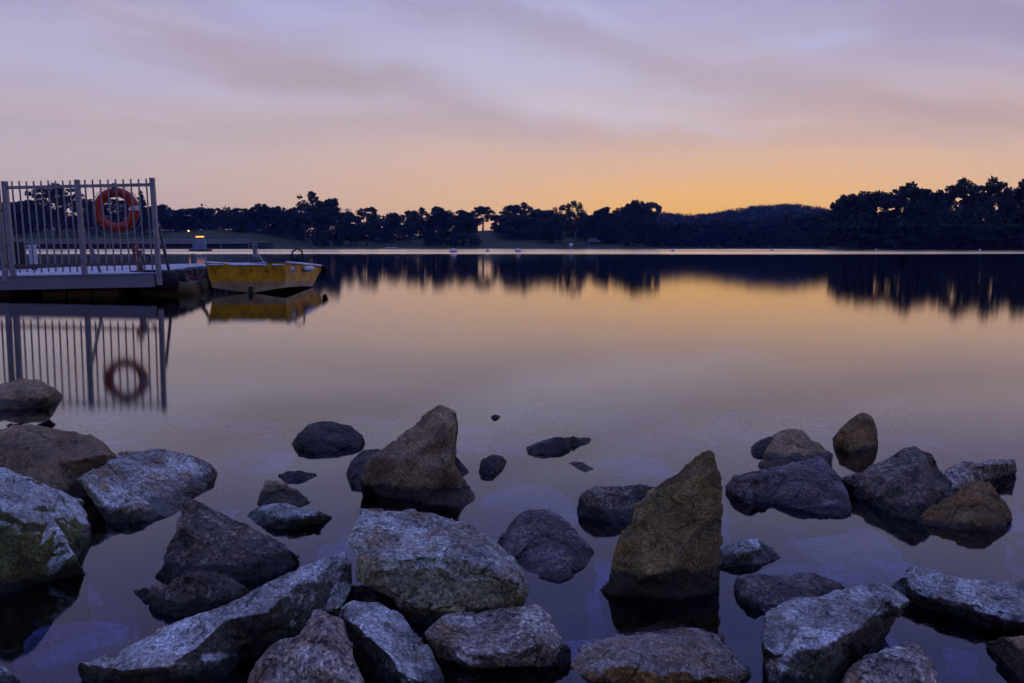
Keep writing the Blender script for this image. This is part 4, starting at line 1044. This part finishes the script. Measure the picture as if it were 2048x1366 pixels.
    for q in range(chips):
        ci = rc_.choice(np.nonzero(above)[0]); cpt = a[ci]; near = ((a-cpt)**2).sum(1) < (min(sc, 0.34)*rc_.uniform(0.14, 0.34))**2
        if near.sum() < 12: continue
        d_ = nr[near].mean(0); d_ = d_/max(1e-6, np.linalg.norm(d_)) + 0.38*rc_.randn(3); d_ /= np.linalg.norm(d_)
        dp = a @ d_; lim = np.quantile(dp[near], rc_.uniform(0.80, 0.95)); over = np.where(near, np.maximum(0, dp-lim), 0)
        over = np.minimum(over, 0.032*min(sc, 0.34))
        a = a - over[:, None]*d_[None, :]
    a = a + nr*(amp*0.0009*fbm(a/0.010, seed+5, 3, 0.65))[:, None]
    c0 = np.array([a[:, 0].mean(), a[:, 1].mean(), a[:, 2].min()])
    me2.vertices.foreach_set('co', (a-c0).ravel()); me2.update()
    me2.polygons.foreach_set('use_smooth', [True]*len(me2.polygons)); me2.materials.clear(); me2.materials.append(MATS[m])
    at = me2.attributes.new('weathering', 'FLOAT', 'POINT'); at.data.foreach_set('value', tone.astype(np.float32))
    o.location = tuple(c0)
    return tag(o, label, cat, group)

RK = 'boulders of the rocky shore'
def B(label, outline, inner=(), ridges=(), **kw):
    B.n += 1; kw.setdefault('seed', B.n*13)
    return boulder(kw.pop('name', 'boulder'), label, outline, inner, ridges, group=kw.pop('group', RK), **kw)
B.n = 0
ch_ = lambda n: [(i, i+1) for i in range(n-1)]

# -- front row
B('big blocky pale boulder at the centre of the foreground',
  [(690,1090,.10),(700,1040,.22),(715,1018,.28),(750,1013,.33),(830,1022,.33),(905,1028,.30),(960,1060,.24),(1000,1085,.20),(1040,1130,.14),(1058,1165,.10),(1060,1185,.08),(1045,1205,.05),(980,1215,.02),(900,1225,0.),(830,1215,0.),(790,1195,0.),(740,1175,.02),(706,1155,.05),(704,1115,.07)],
  [(725,1120,.045),(800,1108,.035),(861,1105,.04),(929,1118,.04),(984,1139,.04),(1014,1159,.035),(1038,1190,.035),(765,1036,.24),(740,1075,.14),(800,1078,.17),(850,1060,.23),(810,1050,.245)], ch_(7)+[(7,8),(8,0)], Y0=1.62, thick=.16, m='pale_granite')
B('long pale slab slanting up from the lower left to the central boulder',
  [(150,1325,'z4'),(220,1300,'z7'),(330,1250,'z9'),(450,1210,'z11'),(560,1150,'z12'),(650,1115,'z13'),(690,1105,'z13'),(708,1120,'z12'),(706,1170,'z7'),(700,1215,'z4'),(640,1230,'z3'),(600,1265,'z2'),(560,1295,'z0'),(500,1350,'z-4'),(480,1400,'z-6'),(300,1410,'z-3'),(170,1400,'z-3'),(152,1350,'z1')],
  [(225,1338,'z6'),(330,1333,'z8'),(400,1288,'z9'),(455,1238,'z10'),(530,1226,'z9'),(590,1168,'z11.5'),(664,1118,'z12.5'),(670,1165,'z8')], ch_(7), Y0=1.5, thick=.12, m='slab_granite', chips=7)
B('cone-shaped pale boulder at the bottom edge left of centre',
  [(478,1385,0.),(510,1330,.03),(545,1290,.06),(600,1258,.09),(622,1216,.13),(640,1211,.13),(682,1240,.11),(702,1300,.06),(740,1390,0.),(600,1410,-.03)],
  [(652,1262,.055),(645,1335,-.02),(590,1310,.02)], [(0,1)], Y0=1.31, thick=.14, m='pink_granite')
B('split grey boulder between the cone-shaped boulder and the cracked one, bottom edge',
  [(657,1210,.14),(690,1200,.20),(750,1203,.22),(800,1225,.20),(840,1270,.14),(862,1300,.10),(877,1330,.06),(898,1392,0.),(720,1400,.10),(700,1300,.14),(680,1240,.155)],
  [(700,1243,.09),(742,1278,.06),(782,1312,.03),(818,1375,-.03)], ch_(4), Y0=1.36, thick=.12, m='slab_granite')
B('cracked flat-topped boulder below the central boulder, bottom edge',
  [(848,1265,.10),(870,1235,.16),(900,1222,.20),(960,1222,.22),(1020,1213,.23),(1085,1210,.22),(1102,1225,.20),(1127,1283,.10),(1140,1312,.06),(1130,1390,.06),(990,1400,.08),(895,1392,.08),(862,1312,.09)],
  [(898,1294,.04),(940,1309,.02),(1020,1305,.02),(1082,1286,.03),(1122,1298,.05),(940,1332,.035),(1040,1330,.035)], ch_(5), Y0=1.42, thick=.12, m='pink_granite')
B('small dark stone wedged at the right foot of the cracked boulder', [(1116,1288,'z4'),(1130,1282,'z4'),(1144,1300,'z2'),(1140,1325,'w'),(1118,1338,'w')], by=1325, thick=.05, m='dark_stone')
B('orange-stained boulder at the bottom edge right of centre',
  [(1140,1330,.10),(1160,1292,.17),(1200,1276,.21),(1300,1266,.24),(1380,1253,.26),(1430,1265,.24),(1472,1288,.19),(1492,1318,.14),(1520,1362,.07),(1515,1405,.05),(1160,1405,.05),(1141,1362,.07)],
  [(1190,1335,.06),(1240,1301,.06),(1300,1297,.045),(1350,1320,.025),(1430,1344,.015),(1492,1368,.015)], ch_(6), Y0=1.36, thick=.14, m='ochre_stone')
B('dark wet stone between the orange-stained boulder and the bright tilted one', [(1478,1325,.08),(1500,1310,.1),(1532,1335,.07),(1545,1395,0.),(1478,1400,0.)], Y0=1.42, thick=.1, m='dark_stone')
B('bright tilted boulder with a dark shadowed underside, lower right',
  [(1525,1270,'z7'),(1535,1220,'z8'),(1560,1200,'z9'),(1620,1185,'z10'),(1700,1170,'z11'),(1760,1165,'z11'),(1800,1185,'z10'),(1821,1201,'z9'),(1808,1230,'z5'),(1770,1277,'z2'),(1735,1307,'z1'),(1690,1347,'z0'),(1640,1395,'z-1'),(1540,1395,'z0'),(1527,1315,'z3')],
  [(1531,1298,'z6.5'),(1580,1303,'z7'),(1640,1296,'z8'),(1700,1262,'z9'),(1760,1237,'z9'),(1810,1208,'z9'),(1700,1305,'z4'),(1760,1262,'z5')], ch_(6), Y0=1.36, thick=.10, m='slab_granite')
B('long rough slab running off the right edge',
  [(1770,1168,'z3'),(1800,1150,'z5'),(1830,1127,'z7'),(1870,1140,'z7'),(1930,1155,'z7'),(2048,1160,'z7'),(2150,1165,'z7'),(2160,1292,'w'),(2048,1270,'w'),(1960,1250,'w'),(1880,1226,'w'),(1820,1206,'w')],
  [(1830,1190,'z3.5'),(1900,1211,'z3.5'),(1980,1234,'z3.5'),(2060,1249,'z3.5')], ch_(4), by=1240, thick=.1, m='slab_granite', amp=1.1)
B('half-hidden pointed boulder at the bottom edge far right',
  [(1683,1390,0.),(1700,1335,.05),(1740,1306,.10),(1800,1290,.12),(1835,1274,.14),(1860,1310,.10),(1894,1392,.02),(1800,1410,0.)],
  [(1826,1325,.05),(1834,1385,-.02)], [(0,1)], Y0=1.32, thick=.12, m='pink_granite')
B('brown boulder cut by the lower right corner', [(1975,1286,'z1'),(2000,1272,'z4'),(2060,1268,'z6'),(2150,1270,'z6'),(2150,1430,'z2'),(2060,1390,'w'),(2032,1348,'w'),(1995,1312,'w')], [(2050,1300,'z5')], by=1360, thick=.1, m='brown_stone')
B('pale stone tip in the lower left corner', [(-90,1325,'z5'),(0,1328,'z5'),(25,1348,'z3'),(48,1390,'z0'),(-90,1430,'z0')], by=1390, Y0=1.4, thick=.08, m='mossy_granite')

B('dark filler stone added to blacken the gap under the central boulder', [(640,1190,'z3'),(720,1165,'z3'),(830,1195,'z3'),(900,1215,'z3'),(880,1270,'z-2'),(780,1290,'z-2'),(680,1260,'z-2')], Y0=1.62, thick=.1, m='dark_stone')  # added stone, its dark colour stands in for shade between the rocks
B('dark filler stone added to blacken the gap between the cracked boulder and the orange-stained one', [(1105,1330,'z-3'),(1150,1320,'z-3'),(1170,1400,'z-3'),(1110,1410,'z-3')], Y0=1.45, thick=.06, m='dark_stone')  # second added filler, dark so that the gap reads as shaded
# -- left group
B('large pale boulder with a green underside cut by the left edge',
  [(-150,890,.36),(-60,915,.30),(0,935,.22),(45,955,.20),(62,958,.20),(85,995,.15),(100,1030,.10),(150,1105,.03),(171,1148,'w'),(90,1168,'w'),(0,1188,'w'),(-150,1215,'w')],
  [(-100,985,.03),(0,1013,-.02),(50,1043,-.025),(116,1052,.0)], ch_(4), by=1165, thick=.3, m='mossy_granite')
B('broad brown boulder at the far left behind two pale ones',
  [(-130,885,.30),(-20,865,.22),(20,850,.25),(60,847,.25),(110,855,.25),(180,868,.25),(205,885,.20),(218,902,.12),(231,910,.10),(190,985,'w'),(120,1020,'w'),(0,1032,'w'),(-130,1034,'w')],
  [(110,925,.06),(205,908,.07),(20,900,.10)], by=1000, thick=.25, m='brown_stone')
B('egg-shaped pale boulder leaning over the water, left',
  [(148,958,.12),(200,925,.25),(235,905,.38),(300,898,.45),(345,900,.48),(395,915,.48),(425,932,.47),(433,952,'w'),(410,977,'w'),(375,1007,'w'),(350,1031,'w'),(300,1043,'w'),(250,1046,'w'),(210,1040,0.),(185,1015,0.),(165,985,.03)],
  [(160,966,.06),(200,998,.015),(262,1014,.02),(340,1020,.08)], ch_(4), by=1045, thick=.15, m='pale_granite')
B('small brown boulder at the left edge below the fence reflection',
  [(-60,782,.2),(0,771,.20),(30,762,.25),(60,759,.25),(82,763,.22),(95,775,.15),(92,795,.05),(81,815,'w'),(40,818,'w'),(0,822,'w'),(-60,825,'w')],
  [(-20,792,.04),(28,780,.05),(82,776,.09)], ch_(3), by=818, thick=.25, m='brown_stone')
B('thin grey sliver of rock just in front of the small left-edge boulder', [(4,864,'w'),(14,846,'z5'),(50,838,'z6'),(98,834,'z5'),(97,847,'w'),(60,857,'w'),(30,864,'w')], by=856, thick=.16, m='charcoal_granite')
B('dark peaked boulder sloping down to the right, left of centre',
  [(300,1156,'w'),(325,1120,.03),(340,1070,.08),(345,1030,.12),(365,1008,.15),(385,998,.16),(415,1010,.16),(470,1035,.15),(530,1060,.14),(580,1085,.12),(615,1100,.10),(626,1112,'w'),(610,1126,'w'),(540,1151,'w'),(470,1166,'w'),(400,1171,'w')],
  [(420,1075,.06),(500,1110,.04),(375,1020,.12)], by=1160, thick=.16, m='charcoal_granite')
B('low ridged boulder in front of the dark peaked one',
  [(265,1181,'w'),(310,1170,'z4'),(370,1145,'z8'),(430,1132,'z9'),(460,1140,'z7'),(490,1165,'z4'),(506,1190,'w'),(480,1211,'w'),(430,1226,'w'),(335,1238,'w'),(290,1208,'w')],
  [(375,1152,'z8'),(386,1182,'z5'),(470,1192,'z3.5'),(330,1182,'z4')], [(0,1),(1,2)], by=1230, thick=.1, m='charcoal_granite')
B('small reddish triangular rock above the flat mossy one', [(511,1009,'w'),(530,957,.10),(560,962,.10),(590,975,.10),(628,1011,'w'),(570,1017,'w')], [(555,985,.04)], by=1012, thick=.12, m='brown_stone')
B('flat mossy rock shaped like a fish, left of centre',
  [(478,1032,'z.5'),(520,1008,'z3'),(560,1005,'z5'),(640,1018,'z4'),(680,1020,'z3'),(679,1031,'w'),(640,1046,'w'),(560,1061,'w'),(520,1056,'w')], [(560,1018,'z5'),(625,1027,'z3.5')], [(0,1)], by=1055, thick=.1, m='mossy_granite')
B('small dark flat stone above the reddish triangular rock', [(553,951,'w'),(570,941,'z2.5'),(600,940,'z2.5'),(641,949,'w'),(620,960,'w'),(575,967,'w')], by=962, thick=.1, m='dark_stone')
B('dark domed stone alone in the water left of the tall brown rock',
  [(579,887,'w'),(595,865,.10),(620,848,.18),(660,843,.20),(700,850,.18),(722,868,.12),(730,886,'w'),(715,896,'w'),(650,906,'w'),(600,900,'w')], [(650,870,.07)], by=903, thick=.25, m='dark_stone')
B('tall brown shark-fin rock left of centre',
  [(718,981,'w'),(715,955,.05),(725,935,.08),(740,915,.12),(790,880,.20),(830,845,.24),(858,815,.26),(875,809,.26),(912,822,.22),(915,840,.20),(910,890,.12),(908,930,.08),(925,958,.10),(945,980,.08),(954,992,.07),(946,1009,'w'),(925,1016,'w'),(850,1007,'w'),(760,991,'w')],
  [(890,935,.02),(898,860,.12),(815,920,.06),(880,828,.2)], by=1005, thick=.3, m='brown_stone')
B('dark rock peeping out left behind the shark-fin rock', [(689,947,'w'),(700,920,.08),(725,900,.14),(755,893,.16),(785,915,.14),(770,975,'w'),(715,978,'w')], by=965, thick=.16, m='dark_stone')
B('dark rock peeping out right behind the shark-fin rock', [(890,905,.1),(905,902,.1),(925,925,.06),(942,946,'w'),(905,957,'w'),(885,950,'w')], by=948, thick=.12, m='dark_stone')

# -- middle of the water
B('purplish diamond-shaped rock right of the central boulder',
  [(990,1085,'w'),(1010,1050,'z3'),(1050,1025,'z6'),(1085,1014,'z7'),(1110,1022,'z6'),(1150,1060,'z3.5'),(1180,1095,'z1'),(1194,1110,'w'),(1185,1126,'w'),(1150,1151,'w'),(1118,1166,'w'),(1080,1156,'w'),(1040,1136,'w')], [(1075,1050,'z6.2'),(1120,1100,'z3')], by=1150, thick=.1, m='purple_stone', amp=0.9)
B('small dark wedge stone alone right of the shark-fin rock', [(954,946,'w'),(962,918,'z4'),(985,907,'z5'),(1005,912,'z3'),(1016,922,'w'),(995,943,'w'),(975,953,'w')], [(985,925,'z3.5')], by=950, thick=.1, m='dark_stone')
B('low dark log-shaped rock in the middle of the water', [(1041,898,'w'),(1060,880,'z4'),(1090,870,'z5.5'),(1130,868,'z5'),(1160,875,'z2'),(1202,873,'w'),(1175,889,'w'),(1130,899,'w'),(1085,911,'w'),(1050,912,'w')], by=908, thick=.12, m='dark_stone')
B('tiny stone farthest out in the water, centre', [(978,833,'w'),(985,828,'z2'),(995,827,'z2'),(1004,832,'w'),(990,839,'w')], by=837, thick=.08, m='dark_stone', vox=.008)
B('small flat dark stone below the log-shaped rock', [(1130,924,'w'),(1150,921,'z1'),(1168,923,'z1.5'),(1191,938,'w'),(1170,948,'w')], by=945, thick=.08, m='dark_stone', vox=.007)
B('tall pointed olive-brown rock, the highest of the foreground right',
  [(1195,1179,'w'),(1215,1160,.03),(1230,1100,.05),(1245,1060,.07),(1265,1048,.08),(1272,1010,.10),(1300,985,.12),(1330,955,.13),(1355,945,.13),(1380,915,.15),(1410,899,.16),(1425,903,.16),(1435,940,.14),(1443,955,.14),(1446,1050,.10),(1448,1189,'w'),(1380,1194,'w'),(1300,1197,'w'),(1230,1193,'w')],
  [(1274,1040,.055),(1280,1090,.02),(1292,1150,-.015),(1360,1060,.05),(1400,960,.10),(1370,1130,.02)], ch_(3), by=1194, thick=.2, m='olive_stone', amp=1.1)
B('low mottled rock tucked behind the tall pointed rock', [(1152,1014,'z1'),(1165,985,'z6'),(1190,972,'z8'),(1250,970,'z8'),(1330,973,'z8'),(1320,1040,'w'),(1260,1047,'w'),(1220,1047,'w'),(1180,1033,'w'),(1156,1031,'w')], [(1200,998,'z6')], by=1045, thick=.14, m='charcoal_granite')
B('small rounded mossy rock touching the right of the tall pointed rock', [(1436,1100,.05),(1480,1080,.08),(1515,1076,.09),(1545,1090,.07),(1567,1113,'w'),(1550,1123,'w'),(1500,1131,'w'),(1436,1139,'w')], [(1490,1100,.02)], by=1133, thick=.1, m='mossy_granite')
B('broad half-sunk slab behind the bright tilted boulder', [(1466,1186,'w'),(1472,1155,'z3'),(1490,1143,'z5'),(1540,1148,'z3'),(1620,1146,'z1.5'),(1692,1160,'z1'),(1690,1190,'w'),(1630,1218,'w'),(1560,1234,'w'),(1520,1227,'w'),(1480,1206,'w')], [(1505,1178,'z4.2'),(1548,1184,'z2.8'),(1615,1178,'z1.6')], [(0,1)], by=1215, thick=.1, m='purple_stone', chips=8, amp=0.7)

# -- right group
B('brown hump-shaped rock at the back of the right group', [(1507,937,'w'),(1535,898,.15),(1560,862,.20),(1580,854,.22),(1602,858,.22),(1640,885,.18),(1668,905,.12),(1670,923,'w'),(1640,942,'w'),(1560,948,'w')], [(1590,895,.1)], by=943, thick=.25, m='brown_stone')
B('small dark stone leaning on the left of the brown hump', [(1502,907,'w'),(1510,885,.08),(1535,872,.12),(1570,872,.12),(1570,914,'w'),(1520,914,'w')], by=912, thick=.15, m='dark_stone')
B('wide purplish rough slab in the right group',
  [(1452,972,'z1.5'),(1465,950,'z5'),(1500,938,'z7'),(1560,928,'z8'),(1620,915,'z9'),(1650,912,'z9'),(1680,945,'z7'),(1700,975,'z5'),(1706,1010,'z2'),(1703,1033,'w'),(1650,1032,'w'),(1600,1017,'w'),(1520,1007,'w'),(1500,1007,'w'),(1470,994,'w')],
  [(1488,978,'z4'),(1500,958,'z6'),(1600,970,'z6'),(1660,990,'z4')], [(0,1)], by=1015, thick=.15, m='purple_stone', amp=1.2)
B('dark pyramid-shaped boulder in the right group',
  [(1688,952,.25),(1725,943,.25),(1770,920,.25),(1810,895,.25),(1830,893,.25),(1860,905,.25),(1885,940,.25),(1908,965,.20),(1905,988,.15),(1872,1013,.05),(1841,1043,'w'),(1810,1042,'w'),(1750,1014,'w'),(1703,987,'w')],
  [(1835,930,.13),(1857,985,.03),(1780,965,.12)], [(0,1)], by=1040, thick=.2, m='charcoal_granite')
B('orange-brown triangular boulder at the right, in front of the dark pyramid',
  [(1831,1044,'w'),(1880,1000,.10),(1920,980,.12),(1950,960,.14),(1965,957,.14),(1990,980,.12),(2015,1005,.10),(2033,1035,.06),(2023,1046,'w'),(1985,1068,'w'),(1930,1062,'w'),(1850,1051,'w')], [(1960,1010,.05)], by=1062, thick=.14, m='rust_stone')
B('flat grey-green rock at the far right behind the pyramid', [(1888,940,'z5'),(1930,918,'z6'),(2000,917,'z7'),(2030,916,'z7'),(2039,946,'w'),(1990,956,'w'),(1920,976,'w'),(1880,984,'w')], [(1945,934,'z5.5'),(2025,927,'z5.5')], [(0,1)], by=962, thick=.16, m='pink_granite')
B('upright greenish stone standing alone farthest back at right',
  [(1675,893,'w'),(1678,860,.04),(1690,845,.08),(1720,823,.12),(1735,825,.12),(1752,845,.10),(1760,865,.08),(1759,891,'w'),(1730,901,'w'),(1700,904,'w')], [(1730,832,.07),(1712,862,.015),(1706,892,-.01)], ch_(3), by=900, thick=.16, m='rust_stone')

# -- drowned slabs under the clear water
SB = 'slabs lying under the water'
def D(label, pts, z=-6, seed=0):
    out = [(x, y, 'z%g' % z) for x, y in pts]
    cx = sum(p[0] for p in pts)/len(pts); cy = sum(p[1] for p in pts)/len(pts)
    return B(label, out, [(cx, cy, 'z%g' % (z+1.0))], Y0=2.0, thick=0.03, m='drowned_stone', name='submerged_rock', group=SB, amp=0.5, vox=0.012)
D('pale oval slab under the water right of the shark-fin rock', [(955,1012),(965,978),(1020,965),(1090,968),(1140,985),(1160,1012)], -5)
D('large pale angular slab under the water in front of the dark pyramid', [(1580,1082),(1690,1056),(1745,1048),(1850,1150),(1790,1160),(1700,1175),(1640,1130)], -6)
D('pale slab under the water below the wide purplish slab', [(1560,1015),(1700,1040),(1660,1055),(1600,1062),(1530,1040)], -6)
D('pale slab under the water right of the small rounded mossy rock', [(1490,1146),(1545,1128),(1640,1122),(1685,1150),(1700,1182),(1600,1215),(1540,1190)], -0.6)
D('drowned slab under the water at the lower left corner', [(60,1250),(250,1236),(272,1246),(255,1290),(120,1330),(20,1330)], -6)
D('pale drowned stone right of the egg-shaped boulder', [(430,930),(470,905),(560,898),(640,905),(600,930),(500,945)], -8)
D('drowned stone behind the small dark wedge', [(905,885),(940,876),(985,882),(975,900),(930,905)], -8)
D('drowned slab right of the log-shaped rock', [(1180,925),(1260,905),(1330,915),(1360,945),(1260,955)], -8)
D('drowned stone left of the pointed rock in deep shade', [(1165,1190),(1200,1170),(1225,1200),(1220,1240),(1180,1235)], -7)
D('drowned slab in front of the long rough slab at right', [(1880,1290),(1960,1278),(2000,1310),(1990,1350),(1900,1350)], -7)
D('drowned stone under the central boulder, left side', [(630,1090),(700,1078),(720,1110),(640,1125)], -2)
D('far drowned slab left of centre behind the domed stone', [(380,850),(480,835),(570,842),(560,862),(430,868)], -12)
D('far drowned slab in front of the upright stone', [(1180,880),(1300,862),(1420,868),(1440,890),(1300,900)], -12)
D('far drowned slab behind the tiny stone', [(1010,830),(1110,818),(1180,830),(1120,846),(1040,846)], -14)

# the many smaller stones lying on the bottom, seen as one paved mass through the water
rs = np.random.RandomState(31); mb = MB()
for _ in range(70):
    Y = rs.uniform(1.45, 4.6); X = rs.uniform(-0.72, 0.72)*Y; r = rs.uniform(0.07, 0.20)*(0.6+0.22*Y); n_ = rs.randint(5, 8); a0 = rs.uniform(0, 6.28)
    zt_ = rs.uniform(-0.16, -0.07); tx, ty = rs.uniform(-0.12, 0.12, 2); tp, bt_ = [], []
    for q in range(n_):
        a = a0+6.283*q/n_+rs.uniform(-0.25, 0.25); rr = r*rs.uniform(0.7, 1.15); x, y = rr*math.cos(a), rr*0.8*math.sin(a)
        tp.append((X+x*0.9, Y+y*0.9, zt_+tx*x+ty*y)); bt_.append((X+x*1.1, Y+y*1.1, zt_-0.5))
    mb.add(tp+bt_, [list(range(n_))]+[[q, q+n_, (q+1) % n_+n_, (q+1) % n_] for q in range(n_)])
o = stuff(mb.build('bottom_stones', 'drowned_stone')); o['label'] = 'pale stones paving the lake bottom under the clear water'
# ------------------------------------------------------------------ evening haze
hm = bpy.data.materials.new('haze'); hm.use_nodes = True; t = hm.node_tree; t.nodes.clear()
pv_ = N(t, 'ShaderNodeVolumePrincipled'); pv_.inputs['Density'].default_value = 0.00011; pv_.inputs['Color'].default_value = (0.20, 0.31, 1.0, 1)
ou = N(t, 'ShaderNodeOutputMaterial'); t.links.new(pv_.outputs[0], ou.inputs['Volume'])
hz = bpy.data.meshes.new('haze'); bm = bmesh.new(); bmesh.ops.create_cube(bm, size=1); bm.to_mesh(hz); bm.free(); hz.materials.append(hm)
HAZE = True
if HAZE:
    ho = stuff(obj('haze', hz)); ho['label'] = 'thin blue evening haze over the lake'
    ho.scale = (3700, 1960, 70); ho.location = (0, 960, 29.5)
